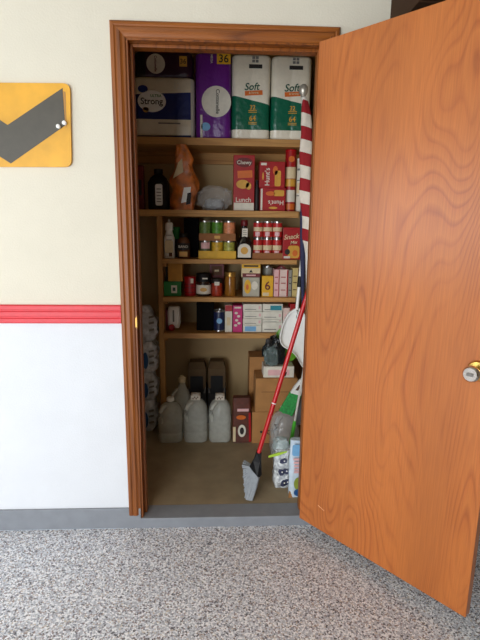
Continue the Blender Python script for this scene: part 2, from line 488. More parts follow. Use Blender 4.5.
# ------------------------------------------------------------------ wall sign and pins
sign_y = mat('weathered yellow paint', (222, 164, 40), 0.5, var=0.16, scale=9)
sign_g = mat('charcoal paint', (74, 70, 60), 0.5)
sign_e = mat('tan board edge', (176, 128, 70), 0.6)
t = thing('wall_sign', 'yellow sign board with dark grey chevron and rounded corners on cream wall', 'sign', (-0.462, 0, 1.6095))
def sgn(y): return Vector((-0.462, y, 1.6095))
def round_poly(pts, r, n=5):
    out = []; m_ = len(pts)
    for i in range(m_):
        a, b, c = Vector(pts[i-1]), Vector(pts[i]), Vector(pts[(i+1) % m_])
        p, q = b+(a-b).normalized()*r, b+(c-b).normalized()*r
        for k in range(n+1):
            s = k/n; z = (1-s)**2*p+2*s*(1-s)*b+s*s*q
            out.append((z.x, z.y))
    return out
hw = 0.240
outline = round_poly([(-hw, -0.002), (hw-0.006, 0.005), (hw+0.006, 0.312), (-hw, 0.304)], 0.028)
MB().prism(outline, -0.013, -0.001).build('board', sign_y, t)
def lc(u, v):
    p = P(u, v, -0.014); return (p.x+0.462, p.z-1.6095)
a, b_, c_ = lc(62.5, 88), lc(8.5, 125), lc(68, 127)
d_ = lc(11.5, 163.5)
xa = 0.0
poly = [(a[0], a[1]), (xa, b_[1]), (-a[0], a[1]), (-a[0], c_[1]), (xa, d_[1]), (a[0]+0.002, c_[1]+0.006)]
MB().prism(poly, -0.0142, -0.0125).build('chevron', sign_g, t)
p1, p2 = lc(63, 88), lc(66.5, 128)
MB().prism([(a[0]+0.002, p1[1]-0.01), (a[0]+0.010, p1[1]-0.014), (p2[0], p2[1]+0.006), (a[0]+0.004, p2[1])], -0.0142, -0.0125).build('edge_strip', sign_e, t)
def pin(u, v, label):
    q = P(u, v, -0.022)
    r = thing('push_pin', label, 'push pin', (q.x, -0.0135, q.z), 0, 'white push pins on the sign')
    mtx = Matrix.Rotation(PI/2, 4, 'X')
    MB().lathe([(0.0065, 0.0), (0.0065, 0.002), (0.0035, 0.004), (0.0035, 0.010), (0.0075, 0.013), (0.0078, 0.016), (0.005, 0.018)], n=16, mtx=mtx).build('pin_head', white_plastic, r, True)
    MB().lathe([(0.0006, -0.01), (0.0006, 0.001)], n=8, mtx=mtx).build('needle', steel, r)
pin(58.5, 126.5, 'white push pin in the dark chevron near the sign right end')
pin(64.5, 123, 'white push pin at the right edge of the sign board')

# ------------------------------------------------------------------ shelving
YF = 0.87
UX0, UX1 = P(157.8, 300, YF).x, P(163, 300, YF).x
SZ = [P(u, v, YF).z for u, v in ((220, 138), (230, 210.5), (230, 259.5), (230, 297.5), (230, 333.5))]
SB = [P(u, v, YF).z for u, v in ((220, 145.5), (230, 217), (230, 264), (230, 302), (230, 338.5))]
t = thing('closet_shelving', 'built-in pine shelving with five boards and a left upright', 'shelving', (0.4, YF, ZC))
def wl(x0, x1, y0, y1, z0, z1, bev=0.0015):
    return MB().box(x0-0.4, x1-0.4, y0-YF, y1-YF, z0-ZC, z1-ZC, bev)
for k, (a, b_) in enumerate(zip(SZ, SB)):
    x0 = XL+0.001 if k < 2 else UX1
    x1 = XR-0.001 if k == 0 else P(297, 262, YF).x
    wl(x0, x1, YF, YB-0.001, b_, a).build('shelf', shelf_wood, t)
wl(UX0, UX1, YF+0.034, YF+0.078, ZC, SB[1]).build('upright', post_wood, t)
wl(XL+0.001, XR-0.001, YB-0.021, YB-0.001, SB[0]-0.07, SB[0]).build('cleat', shelf_wood, t)
for k in range(2, 5):
    wl(UX1+0.0005, UX1+0.021, YF+0.036, YB-0.022, SB[k]-0.022, SB[k]).build('cleat', post_wood, t)

# ------------------------------------------------------------------ item builders
def carton(name, label, cat, u0, u1, vt, yf, z, depth, m, group=None, bev=0.002, part='carton'):
    xc, w_, h = span(u0, u1, vt, yf, z)
    r = thing(name, label, cat, (xc, yf+depth/2, z), 0, group)
    MB().box(-w_/2, w_/2, -depth/2, depth/2, 0, h, bev).build(part, m, r)
    return r, w_, h, -depth/2

def can(name, label, cat, x, y, z, rad, h, m_label, m_metal=steel, group=None):
    r = thing(name, label, cat, (x, y, z), 0, group)
    MB().lathe([(rad*0.94, 0), (rad, 0.003), (rad*0.97, 0.007), (rad*0.97, h-0.008), (rad, h-0.004), (rad, h), (rad*0.93, h), (rad*0.92, h-0.004)], n=24).build('can_body', m_metal, r, True)
    MB().lathe([(rad*0.985, 0.009), (rad*0.99, 0.011), (rad*0.99, h-0.011), (rad*0.985, h-0.009)], n=24).build('paper_label', m_label, r, True)
    return r

def crumple(name_m, parent, w_, d_, h, m, seed, amp=0.18, freq=7.0, part='bag', sub=4, neck=None):
    b = MB(); bmesh.ops.create_icosphere(b.bm, subdivisions=sub, radius=1.0)
    off = Vector((seed*3.7, seed*1.3, seed*2.1))
    for v in b.bm.verts:
        p = v.co.copy()
        n1 = noise.noise(p*freq*0.35+off); n2 = noise.noise(p*freq+off*2); n3 = abs(noise.noise(p*freq*0.8+off*3))
        k = 1+amp*(n1*0.8+n2*0.4-n3*0.9)
        q = Vector((p.x, p.y, p.z))
        # superellipsoid: boxier
        q = Vector([math.copysign(abs(c)**0.75, c) for c in q])*k
        z = (q.z+1)/2
        if neck and z > neck: 
            f_ = 1-(z-neck)/(1.15-neck)*0.8
            q.x *= f_; q.y *= f_
        v.co = Vector((q.x*w_/2, q.y*d_/2, max(0.0, z*h)))
    return b.build(part, m, parent, True)

def pack(name, label, u0, u1, vt, yf, z, depth, m, cols=2, group=None, dome=0.012, cat='paper roll pack'):
    """shrink-wrapped pack of rolls: scalloped plan, softly domed top"""
    xc, w_, h = span(u0, u1, vt, yf, z)
    r = thing(name, label, cat, (xc, yf+depth/2, z), 0, group)
    base = rr(w_, depth, 0.03, 5)
    # dense outline
    dense = []
    for i in range(len(base)):
        a, b_ = Vector(base[i]), Vector(base[(i+1) % len(base)])
        k = max(1, int((b_-a).length/0.008))
        for j in range(k): dense.append(a.lerp(b_, j/k))
    rings = []
    for z_, s in ((0.0, 0.93), (0.004, 0.97), (0.012, 1.0), (h*0.25, 1.0), (h*0.5, 0.992), (h*0.75, 1.0), (h-0.014, 1.0), (h-0.005, 0.97), (h, 0.92)):
        ring = []
        for p in dense:
            x, y = p.x*s, p.y*s
            sc = abs(math.sin(PI*cols*(p.x/w_+0.5)))
            if abs(p.y) > depth*0.35: y *= 0.955+0.045*sc**0.5
            ring.append(Vector((x, y, z_)))
        rings.append(ring)
    b = MB(); b.rings(rings); b.build('wrap', m, r, True)
    return r, w_, h, -depth/2

SH = 0.15
# ------------------------------------------------------------------ top shelf: paper packs
zs = SZ[0]+0.0005
y0 = 0.745
m_us = zone_mat('blue and white wrap', (226, 216, 192), [((26, 40, 104), [(0.0, 1.0, -0.098), (0.05, -1.0, 0.236)]), ((30, 40, 90), [(0.02, -1.0, 0.012)]), ((210, 208, 196), [(1.0, 0.0, -0.15)])])  # white film tinted cream: warm closet light put into its colour
r, w_, h, yf = pack('toilet_paper_pack', 'blue and white toilet paper pack lying under a shade-darkened purple pack', 133.5, 194.8, 77, y0, zs, 0.24, m_us, 3)
plate('logo', white_plastic, r, -w_*0.20, h*0.60, w_*0.46, h*0.36, yf-0.001, 'oval')
txt('ULTRA', green_card, r, -w_*0.13, h*0.69, w_*0.18, h*0.06, yf-0.002)
txt('Strong', dark, r, -w_*0.20, h*0.585, w_*0.36, h*0.14, yf-0.002)
plate('logo', blue_ink, r, -w_*0.34, h*0.80, w_*0.16, h*0.12, yf-0.001, 'oval')
plate('logo', gold_ink, r, -w_*0.30, h*0.46, w_*0.10, h*0.09, yf-0.001, 'oval')
txt('12', off_white, r, w_*0.22, h*0.86, w_*0.12, h*0.10, yf-0.001)
plate('printed_line', grey_ink, r, w_*0.08, h*0.24, w_*0.36, h*0.022, yf-0.001)
h1 = h
m_dp = zone_mat('shade-darkened purple wrap', (48, 18, 44), [((20, 16, 22), [(-1.0, 0.0, -0.10)])])  # purple film coloured dark, with the shade it stands in painted in
r, w_, h, yf = pack('toilet_paper_pack', 'shade-darkened purple toilet paper pack on top of the blue and white pack', 134, 192.5, 51, y0, zs+h1+0.001, 0.23, m_dp, 3)
plate('logo', off_white, r, -w_*0.13, h*0.50, h*0.78, h*0.78, yf-0.001, 'oval')
txt('Cottonelle', deep_red, r, -w_*0.13, h*0.50, h*0.62, h*0.16, yf-0.002, -PI/2)
plate('count_label', gold_ink, r, w_*0.34, h*0.62, w_*0.13, h*0.40, yf-0.001)
txt('36', dark, r, w_*0.34, h*0.62, w_*0.10, h*0.22, yf-0.002)

m_pu = zone_mat('purple wrap', (104, 30, 132), [])
r, w_, h, yf = pack('toilet_paper_pack', 'tall bright purple toilet paper pack with white round logo', 195.5, 231.5, 53, y0, zs, 0.22, m_pu, 2)
plate('logo', off_white, r, w_*0.08, h*0.44, w_*0.82, h*0.37, yf-0.001, 'oval')
txt('Cottonelle', dark, r, w_*0.12, h*0.44, h*0.29, w_*0.26, yf-0.002, -PI/2)
plate('count_label', yellow_card, r, w_*0.28, h*0.94, w_*0.38, h*0.13, yf-0.001)
txt('36', dark, r, w_*0.28, h*0.94, w_*0.26, h*0.10, yf-0.002)
txt('MEGA', off_white, r, -w_*0.05, h*0.93, h*0.10, w_*0.12, yf-0.001, -PI/2)
plate('logo', light_blue, r, -w_*0.22, h*0.14, w_*0.26, h*0.10, yf-0.001, 'oval')
plate('printed_line', off_white, r, -w_*0.34, h*0.14, w_*0.06, h*0.28, yf-0.001)

m_gr = zone_mat('green and white wrap', (232, 224, 204), [((12, 96, 70), [(-0.22, -1.0, 0.212), (0.0, 1.0, -0.052)])])  # closet's warm tone painted into the white film as cream
def soft_pack(u0, u1, vt, label):
    r, w_, h, yf = pack('toilet_paper_pack', label, u0, u1, vt, y0, zs, 0.21, m_gr, 2, 'green and white paper packs on the top shelf')
    txt('Soft', dgreen, r, w_*0.02, h*0.63, w_*0.40, h*0.11, yf-0.001, 0.05, 0.25)
    plate('banner', orange_ink, r, w_*0.06, h*0.555, w_*0.46, h*0.055, yf-0.001, ang=0.07)
    txt('& Strong', cream, r, w_*0.06, h*0.555, w_*0.38, h*0.032, yf-0.002, 0.07)
    txt('32', gold_ink, r, w_*0.04, h*0.385, w_*0.16, h*0.055, yf-0.001)
    txt('64', gold_ink, r, w_*0.04, h*0.255, w_*0.17, h*0.065, yf-0.001)
    for q in (0.345, 0.325, 0.205, 0.185): plate('printed_line', gold_ink, r, w_*0.04, h*q, w_*0.22, h*0.008, yf-0.001)
    plate('count_label', dark, r, w_*0.10, h*0.865, w_*0.34, h*0.045, yf-0.001)
    for i in range(2):
        for j in range(2): plate('printed_mark', grey_ink, r, w_*(0.045+0.09*i), h*(0.925+0.04*j), w_*0.07, h*0.03, yf-0.001)
soft_pack(232, 270.5, 54.5, 'green and white paper pack beside the purple pack')
soft_pack(271.5, 311, 56, 'green and white paper pack behind the striped flag')

# ------------------------------------------------------------------ second shelf
zs = SZ[1]+0.0005
r, w_, h, yf = carton('snack_box', 'dark red box at the left end of second shelf', 'box', 134, 143.5, 165, 0.80, zs, 0.06, deep_red)
plate('printed_panel', dark, r, 0, h*0.5, w_*0.6, h*0.35, yf)
# black bottle
xc, w_, h = span(147, 168, 168, 0.77, zs)
r = thing('bottle', 'large black bottle with a narrow white label left of orange bag', 'bottle', (xc, 0.77+w_/2, zs))
b = MB(); loft(b, [(0, w_*0.9, w_*0.9, 0.03), (0.006, w_, w_, 0.035), (h*0.66, w_, w_, 0.035), (h*0.78, w_*0.8, w_*0.8, 0.04), (h*0.86, w_*0.42, w_*0.42, 0.03), (h*0.90, w_*0.38, w_*0.38, 0.03)])
b.build('bottle_body', black, r, True)
MB().lathe([(w_*0.21, h*0.89), (w_*0.22, h*0.90), (w_*0.22, h*0.99), (w_*0.19, h)], n=18).build('cap', black, r, True)
plate('label', white_plastic, r, w_*0.06, h*0.36, w_*0.34, h*0.52, -w_/2, 'round')
for q in (0.50, 0.42, 0.34, 0.26, 0.20): plate('printed_line', grey_ink, r, w_*0.06, h*q, w_*0.22, h*0.02, -w_/2-0.001)
# orange chip bag
xc, w_, h = span(170, 196, 140, 0.73, zs)
m_ch = mat('orange foil', (200, 112, 46), 0.3, var=0.5, scale=18, bump=0.5, bscale=35)
r = thing('snack_bag', 'crumpled orange snack bag standing open with folded top', 'bag', (xc, 0.81, zs))
b = MB(); rings = []
for i in range(15):
    s = i/14
    ww = w_*(1.0 if s < 0.45 else 1-1.15*(s-0.45)); dd_ = 0.085*(1-0.85*s)+0.006
    cx = -w_*0.02+w_*0.06*math.sin(s*4)
    ring = []
    for k in range(24):
        a = 2*PI*k/24
        nn = noise.noise(Vector((math.cos(a)*1.5, math.sin(a)*1.5, s*5)))*0.030
        ring.append(Vector((cx+(ww/2+nn)*math.copysign(abs(math.cos(a))**0.7, math.cos(a)), -0.125*s**1.5+(dd_/2+nn*0.7)*math.sin(a), s*h)))
    rings.append(ring)
b.rings(rings); b.build('bag', m_ch, r, True)
plate('printed_panel', white_plastic, r, w_*0.10, h*0.24, w_*0.40, h*0.26, -0.060, [(-0.5, -0.5), (0.3, -0.4), (0.5, 0.5), (-0.2, 0.45)], label='white printed patch')
plate('printed_panel', dark, r, w_*0.20, h*0.18, w_*0.22, h*0.20, -0.061, [(-0.5, -0.5), (0.3, -0.4), (0.5, 0.5), (-0.2, 0.45)], label='black printed patch')
plate('printed_panel', cream, r, -w_*0.14, h*0.66, w_*0.34, h*0.26, -0.095, [(-0.9, -0.6), (0.4, -0.3), (0.5, 0.6), (0.3, 0.6)], label='folded-over pale flap', ang=0.15)
# clear bag
xc, w_, h = span(195, 232, 187, 0.80, zs)
m_clear = clear_mat('clear crumpled plastic', (236, 236, 230), 0.27, 0.06, 1.0, 50)
r = thing('plastic_bag', 'crumpled clear plastic bag lying beside orange snack bag', 'bag', (xc, 0.80+0.07, zs))
crumple('x', r, w_*1.02, 0.12, h*1.05, m_clear, 3, 0.30, 6)
crumple('x', r, w_*0.55, 0.07, h*0.55, mat('pale blue packet', (176, 186, 196), 0.4, var=0.4, scale=25), 8, 0.2, 5, 'packet', 3)
# Chewy box
r, w_, h, yf = carton('snack_box', 'tall red granola bar box with white base and oval logo', 'box', 233.5, 254.5, 155, 0.755, zs, 0.07, red_card)
plate('base_band', off_white, r, 0, h*0.075, w_*0.96, h*0.14, yf)
plate('logo', deep_red, r, 0, h*0.87, w_*0.80, h*0.17, yf, 'oval')
txt('Chewy', off_white, r, 0, h*0.86, w_*0.68, h*0.10, yf-0.001)
plate('printed_panel', orange_ink, r, w_*0.04, h*0.66, w_*0.70, h*0.13, yf, ang=0.06, label='orange granola bar picture')
plate('printed_panel', gold_ink, r, -w_*0.06, h*0.48, w_*0.62, h*0.16, yf, 'oval', label='golden food picture')
plate('printed_panel', gold_ink, r, w_*0.22, h*0.45, w_*0.26, h*0.13, yf, 'oval', label='round biscuit picture')
txt('Lunch', off_white, r, -w_*0.02, h*0.20, w_*0.72, h*0.14, yf)
# dark bottle
xc, w_, h = span(254.5, 259.5, 180, 0.77, zs)
r = thing('bottle', 'thin dark bottle squeezed between two red boxes', 'bottle', (xc, 0.77+w_/2, zs))
MB().lathe([(w_*0.46, 0), (w_*0.5, 0.004), (w_*0.5, h*0.7), (w_*0.3, h*0.8), (w_*0.26, h*0.9)], n=16).build('bottle_body', dark, r, True)
MB().lathe([(w_*0.28, h*0.88), (w_*0.3, h*0.89), (w_*0.3, h)], n=16).build('cap', black, r, True)
# Hunt's cartons
def hunts(u0, u1, vt, z, label, vertical):
    r, w_, h, yf = carton('can_carton', label, 'box', u0, u1, vt, 0.75, z, 0.10, red_card, "red tomato cartons on the second shelf")
    if vertical:
        txt("Hunt's", off_white, r, -w_*0.20, h*0.42, h*0.66, w_*0.22, yf, PI/2)
        plate('food_picture', gold_ink, r, w_*0.22, h*0.36, w_*0.24, h*0.60, yf, 'round')
        plate('food_picture', orange_ink, r, w_*0.12, h*0.66, w_*0.20, h*0.34, yf, 'oval')
        plate('count_label', off_white, r, -w_*0.34, h*0.90, w_*0.22, h*0.09, yf)
        plate('seal', gold_ink, r, -w_*0.36, h*0.44, w_*0.06, h*0.30, yf, 'oval')
    else:
        txt("Hunt's", off_white, r, w_*0.12, h*0.36, w_*0.60, h*0.20, yf, PI)
        plate('food_picture', gold_ink, r, w_*0.24, h*0.78, w_*0.40, h*0.26, yf, 'round')
        plate('food_picture', orange_ink, r, -w_*0.10, h*0.76, w_*0.36, h*0.20, yf, 'oval')
        plate('side_stripe', off_white, r, -w_*0.44, h*0.5, w_*0.07, h*0.92, yf)
        plate('seal', gold_ink, r, w_*0.02, h*0.14, w_*0.34, h*0.10, yf, 'oval')
    return h
hh = hunts(260, 285.5, 188, zs, 'lower red tomato carton standing upside down', False)
hunts(259.5, 285, 161.5, zs+hh+0.001, 'upper red tomato carton turned on its side', True)
# tall stack cans
def tall_can(u0, u1, vt, yf, z, label, bands, name='snack_canister'):
    xc, w_, h = span(u0, u1, vt, yf, z, 0.012)
    rad = w_/2
    r = thing(name, label, 'canister', (xc, yf+rad, z))
    MB().lathe([(rad*0.98, 0), (rad, 0.003), (rad, h-0.004), (rad*0.97, h)], n=24).build('tube', bands[0], r, True)
    for m, a, b_ in bands[1:]:
        MB().arc(rad*0.99, rad*1.012, h*a, h*b_, -1.3, 1.3).build('printed_band', m, r, True)
    return r, rad, h
r, rad, h = tall_can(285.5, 296.5, 150, 0.775, zs, 'tall red and cream canister behind the tomato cartons', [red_card, (cream, 0.55, 0.74), (gold_ink, 0.42, 0.54), (off_white, 0.16, 0.36), (orange_ink, 0.03, 0.13)])
MB().lathe([(rad*1.03, h), (rad*1.03, h+0.008), (rad*0.98, h+0.010)], n=24).build('lid', red_plastic, r, True)
plate('logo', orange_ink, r, 0, h*0.87, rad*1.1, h*0.10, -rad, 'oval')
r, rad, h = tall_can(297, 303.5, 160, 0.76, zs, 'narrow pale canister at the right end of second shelf', [off_white, (grey_ink, 0.80, 0.84), (grey_ink, 0.60, 0.62), (cream, 0.36, 0.56), (grey_ink, 0.30, 0.32)])
MB().lathe([(rad*1.03, h), (rad*1.03, h+0.008), (rad*0.98, h+0.010)], n=24).build('lid', white_plastic, r, True)

# ------------------------------------------------------------------ third shelf
zs = SZ[2]+0.0005
xc, w_, h = span(163, 174.5, 219.5, 0.755, zs)
r = thing('sauce_bottle', 'white squeeze bottle with white cap and tan base label', 'bottle', (xc, 0.755+w_/2, zs))
b = MB(); loft(b, [(0, w_*0.9, w_*0.7, 0.02), (0.004, w_, w_*0.8, 0.025), (h*0.35, w_*0.92, w_*0.75, 0.025), (h*0.5, w_*0.96, w_*0.78, 0.025), (h*0.64, w_*0.7, w_*0.6, 0.025), (h*0.74, w_*0.5, w_*0.45, 0.02)])
b.build('bottle_body', white_plastic, r, True)
MB().lathe([(w_*0.34, h*0.72), (w_*0.36, h*0.74), (w_*0.34, h*0.88), (w_*0.30, h*0.92), (w_*0.12, h*0.93), (w_*0.08, h)], n=18).build('cap', white_plastic, r, True)
plate('label', cream, r, 0, h*0.30, w_*0.72, h*0.34, -w_*0.40, 'round')
plate('printed_mark', brown_dark, r, w_*0.12, h*0.10, w_*0.30, h*0.10, -w_*0.405)
for q in (0.48, 0.60): plate('printed_line', grey_ink, r, 0, h*q, w_*0.5, h*0.015, -w_*0.40)
xc, w_, h = span(171, 180.5, 227, 0.85, zs)
r = thing('bottle', 'dark bottle with bright green cap behind the white squeeze bottle', 'bottle', (xc, 0.88, zs))
MB().lathe([(0.024, 0), (0.026, 0.004), (0.026, h*0.5), (0.016, h*0.62)], n=18).build('bottle_body', dark, r, True)
MB().lathe([(w_*0.40, h*0.60), (w_*0.45, h*0.62), (w_*0.45, h*0.97), (w_*0.40, h)], n=20).build('cap', green_card, r, True)
xc, w_, h = span(176.5, 190, 233.5, 0.755, zs)
R_ = w_/2
r = thing('jar', 'brown jar with dark lid and lettered label, left of stacked cans', 'jar', (xc, 0.755+R_, zs))
MB().lathe([(R_*0.95, 0), (R_, 0.004), (R_, h*0.62), (R_*0.8, h*0.76), (R_*0.55, h*0.86)], n=22).build('jar_body', mat('brown sauce', (96, 60, 36), 0.25), r, True)
MB().lathe([(R_*0.6, h*0.84), (R_*0.64, h*0.86), (R_*0.64, h*0.98), (R_*0.58, h)], n=22).build('lid', black, r, True)
MB().arc(R_*0.99, R_*1.02, h*0.34, h*0.62, -1.2, 1.2).build('label', dark, r, True)
txt('BAND', off_white, r, 0, h*0.48, w_*0.70, h*0.14, -R_*1.03)
plate('printed_panel', gold_ink, r, 0, h*0.18, w_*0.6, h*0.20, -R_*0.99)

carton('food_box', 'plain black block behind the brown lettered jar on third shelf', 'box', 184, 198.5, 218, 0.87, zs, 0.09, matte_black)  # black block filling the gap between jar and trays
# cans in two cardboard trays
veg = {'g1': mat('mixed green label', (96, 122, 60), 0.45, var=0.5, scale=90), 'g2': mat('green bean label', (82, 140, 44), 0.45, var=0.4, scale=80),
       'pe': mat('peach label', (222, 140, 96), 0.45, var=0.25, scale=60), 'wh': mat('dark olive label', (84, 92, 60), 0.45, var=0.4, scale=70),
       'ye': mat('corn label', (212, 170, 50), 0.45, var=0.2, scale=70), 'yg': mat('yellow green label', (170, 170, 74), 0.45, var=0.3, scale=70)}
def tray(label, u0, u1, vt, yf, z, m, depth=0.075):
    xc, w_, h = span(u0, u1, vt, yf, z)
    r = thing('can_tray', label, 'tray', (xc, yf+depth/2, z))
    MB().box(-w_/2, w_/2, -depth/2, depth/2, 0, 0.003).build('tray_base', m, r)
    f = MB(); tt = 0.002
    f.box(-w_/2, w_/2, -depth/2, -depth/2+tt, 0.003, h); f.box(-w_/2, w_/2, depth/2-tt, depth/2, 0.003, h)
    f.box(-w_/2, -w_/2+tt, -depth/2+tt, depth/2-tt, 0.003, h); f.box(w_/2-tt, w_/2, -depth/2+tt, depth/2-tt, 0.003, h)
    f.build('tray_wall', m, r)
    return xc, w_, h, yf+depth/2, r
tray_brown = mat('brown tray card', (150, 96, 50), 0.7)
tray_yellow = mat('yellow tray card', (226, 176, 30), 0.55)
g = 'vegetable cans in the two stacked trays'
xc, w_, h, yc, tr = tray('bright yellow cardboard tray holding the lower row of cans', 198.5, 236, 251, 0.75, zs, tray_yellow)
tz = P(217, 241, 0.75+SH).z
ch = tz-(zs+0.003)
rad = (w_-0.006)/6*0.97
for k, (m, lb) in enumerate((('wh', 'dark olive can with pale square label in the yellow tray'), ('ye', 'yellow corn can in the middle of the yellow tray'), ('yg', 'yellow-green can at the right of the yellow tray'))):
    c = can('food_can', lb, 'can', xc+(k-1)*rad*2.03, yc, zs+0.0035, rad, ch, veg[m], group=g)
    if k == 0: MB().arc(rad*0.99, rad*1.015, ch*0.55, ch*0.90, -0.8, 0.8).build('label_panel', pale_pink, c, True)
z2 = zs+0.0035+ch+0.0005
xc, w_, h, yc, tr = tray('brown cardboard tray stacked on cans over the yellow tray', 199, 235.5, 233.5, 0.75, z2, tray_brown)
plate('printed_line', gold_ink, tr, 0, h*0.5, w_*0.16, h*0.4, -0.0375)
tz = P(217, 221, 0.75+SH).z; ch = tz-(z2+0.003)
for k, (m, lb) in enumerate((('g1', 'mixed green vegetable can at the left of the brown tray'), ('g2', 'bright green bean can in the middle of the brown tray'), ('pe', 'peach and orange can at the right of the brown tray'))):
    can('food_can', lb, 'can', xc+(k-1)*rad*2.03, yc, z2+0.0035, rad, ch, veg[m], group=g)
# barbecue bottle
xc, w_, h = span(236.5, 252.5, 220, 0.75, zs)
R_ = w_/2
r = thing('sauce_bottle', 'black sauce bottle with round cream and yellow label', 'bottle', (xc, 0.75+R_*0.7, zs))
b = MB(); loft(b, [(0, w_*0.92, w_*0.64, 0.02), (0.004, w_, w_*0.7, 0.025), (h*0.42, w_, w_*0.7, 0.025), (h*0.56, w_*0.62, w_*0.55, 0.025), (h*0.70, w_*0.40, w_*0.40, 0.015), (h*0.86, w_*0.36, w_*0.36, 0.012)])
b.build('bottle_body', mat('dark sauce', (20, 12, 10), 0.15), r, True)
MB().lathe([(w_*0.20, h*0.85), (w_*0.22, h*0.86), (w_*0.22, h*0.98), (w_*0.19, h)], n=18).build('cap', deep_red, r, True)
plate('label', off_white, r, 0, h*0.22, w_*0.82, h*0.36, -w_*0.35, [(0.5*math.cos(PI*k/12), 0.08+0.42*math.sin(PI*k/12)) for k in range(13)]+[(-0.5, -0.5), (0.5, -0.5)])
plate('logo', gold_ink, r, 0, h*0.22, w_*0.46, h*0.19, -w_*0.351, 'oval')
plate('neck_label', off_white, r, w_*0.02, h*0.68, w_*0.34, h*0.22, -w_*0.25)
for q in (0.73, 0.68, 0.63): plate('printed_line', grey_ink, r, w_*0.02, h*q, w_*0.24, h*0.015, -w_*0.252)
# six red cans
xc, w_, h, yc, tr = tray('low brown cardboard tray under the red and cream cans', 252.5, 283, 253, 0.755, zs, tray_brown, 0.068)
tom = mat('tomato label', (186, 40, 40), 0.4, var=0.2, scale=60)
rad = (w_-0.006)/6*0.97
ch = P(267, 238.5, 0.76+SH).z-zs-0.0035
ch2 = P(267, 221.5, 0.76+SH).z-(zs+0.004+ch)
g = 'red and cream cans stacked in two rows'
nm3 = ('left', 'middle', 'right')
for lvl, (zb, hc) in enumerate(((zs+0.0035, ch), (zs+0.004+ch, ch2))):
    for k in range(3):
        c = can('food_can', '%s can of the %s row of red and cream cans' % (nm3[k], ('lower', 'upper')[lvl]), 'can', xc+(k-1)*rad*2.03, yc, zb, rad, hc, tom, group=g)
        MB().arc(rad*0.99, rad*1.015, hc*0.42, hc*0.66, -1.2, 1.2).build('label_band', cream, c, True)
        MB().arc(rad*0.99, rad*1.018, hc*(0.14 if lvl else 0.2), hc*0.38, -0.7, 0.3).build('label_patch', pale_pink, c, True)
# red snack mix box
r, w_, h, yf = carton('snack_box', 'red box with yellow script lettering beside the red cans', 'box', 283, 300.5, 227.5, 0.75, zs, 0.06, red_card)
txt('Snack', cream, r, -w_*0.02, h*0.72, w_*0.90, h*0.28, yf, 0.12, 0.3)
txt('Mix', cream, r, w_*0.12, h*0.54, w_*0.42, h*0.16, yf, 0.12, 0.3)
plate('food_picture', gold_ink, r, w_*0.12, h*0.24, w_*0.66, h*0.40, yf, 'round')
plate('food_picture', orange_ink, r, w_*0.20, h*0.20, w_*0.30, h*0.20, yf-0.001, 'oval')
plate('food_picture', dark, r, -w_*0.24, h*0.24, w_*0.30, h*0.18, yf-0.001, 'oval')
plate('count_label', off_white, r, -w_*0.26, h*0.07, w_*0.36, h*0.07, yf-0.0015)

# ------------------------------------------------------------------ fourth shelf
zs = SZ[3]+0.0005
r, w_, h, yf = carton('food_box', 'small bright green box with white square mark', 'box', 163.8, 181, 281.5, 0.755, zs, 0.09, green_card)
plate('printed_panel', off_white, r, w_*0.10, h*0.48, w_*0.34, h*0.52, yf)
plate('printed_mark', dgreen, r, w_*0.10, h*0.48, w_*0.16, h*0.24, yf-0.001)
hg = h
carton('food_box', 'plain tan box standing on the small green box', 'box', 168, 182.5, 262.5, 0.757, zs+hg+0.001, 0.085, mat('tan card', (190, 134, 44), 0.6))
carton('food_box', 'narrow black box between upright and tan box', 'box', 165.6, 167.8, 267, 0.76, zs+hg+0.001, 0.08, black)
def wide_jar(name, label, cat, u0, u1, vt, yf, m_body, m_lid, m_lab=None, lid=0.28):
    xc, w_, h = span(u0, u1, vt, yf, zs)
    R_ = w_/2
    r = thing(name, label, cat, (xc, yf+R_, zs))
    MB().lathe([(R_*0.94, 0), (R_, 0.004), (R_, h*(0.9-lid)), (R_*0.92, h*(1-lid)), (R_*0.90, h*(1.02-lid))], n=24).build('jar_body', m_body, r, True)
    MB().lathe([(R_*0.96, h*(1-lid)), (R_*1.0, h*(1.01-lid)), (R_*1.0, h*0.98), (R_*0.95, h)], n=24).build('lid', m_lid, r, True)
    if m_lab: MB().arc(R_*0.99, R_*1.02, h*0.10, h*(0.86-lid), -1.3, 1.3).build('label', m_lab, r, True)
    return r, R_, h
r, R_, h = wide_jar('canister', 'red canister with white corner label beside the green box', 'canister', 184, 195.5, 277, 0.76, red_card, red_plastic, None, 0.16)
for q in (0.18, 0.42, 0.60): MB().arc(R_*0.99, R_*1.02, h*q, h*(q+0.04), -1.3, 1.3).build('printed_band', deep_red, r, True)
plate('label', off_white, r, R_*0.4, h*0.80, R_*0.5, h*0.24, -R_*0.96)
r, R_, h = wide_jar('jar', 'jar with wide black lid and cream label', 'jar', 195.8, 211, 274, 0.755, mat('dark jam', (50, 30, 22), 0.2), black, off_white, 0.36)
plate('printed_panel', gold_ink, r, 0, h*0.30, R_*0.9, h*0.18, -R_*1.02, 'oval')
plate('lid_label', off_white, r, R_*0.2, h*0.80, R_*0.7, h*0.06, -R_*1.0)
r, R_, h = wide_jar('canister', 'orange-red canister between black-lidded jar and amber jar', 'canister', 211.3, 222.5, 279, 0.755, mat('chilli label', (164, 54, 30), 0.4, var=0.35, scale=70), dark, None, 0.26)
plate('label', off_white, r, 0, h*0.74, R_*0.9, h*0.20, -R_*1.0)
r, w_, h, yf = carton('food_box', 'dark red patterned box behind the orange-red canister', 'box', 209.5, 224, 264, 0.87, zs, 0.06, deep_red)
plate('printed_frame', brown_dark, r, 0, h*0.78, w_*0.7, h*0.30, yf)
plate('printed_mark', cream, r, 0, h*0.78, w_*0.3, h*0.06, yf-0.001)
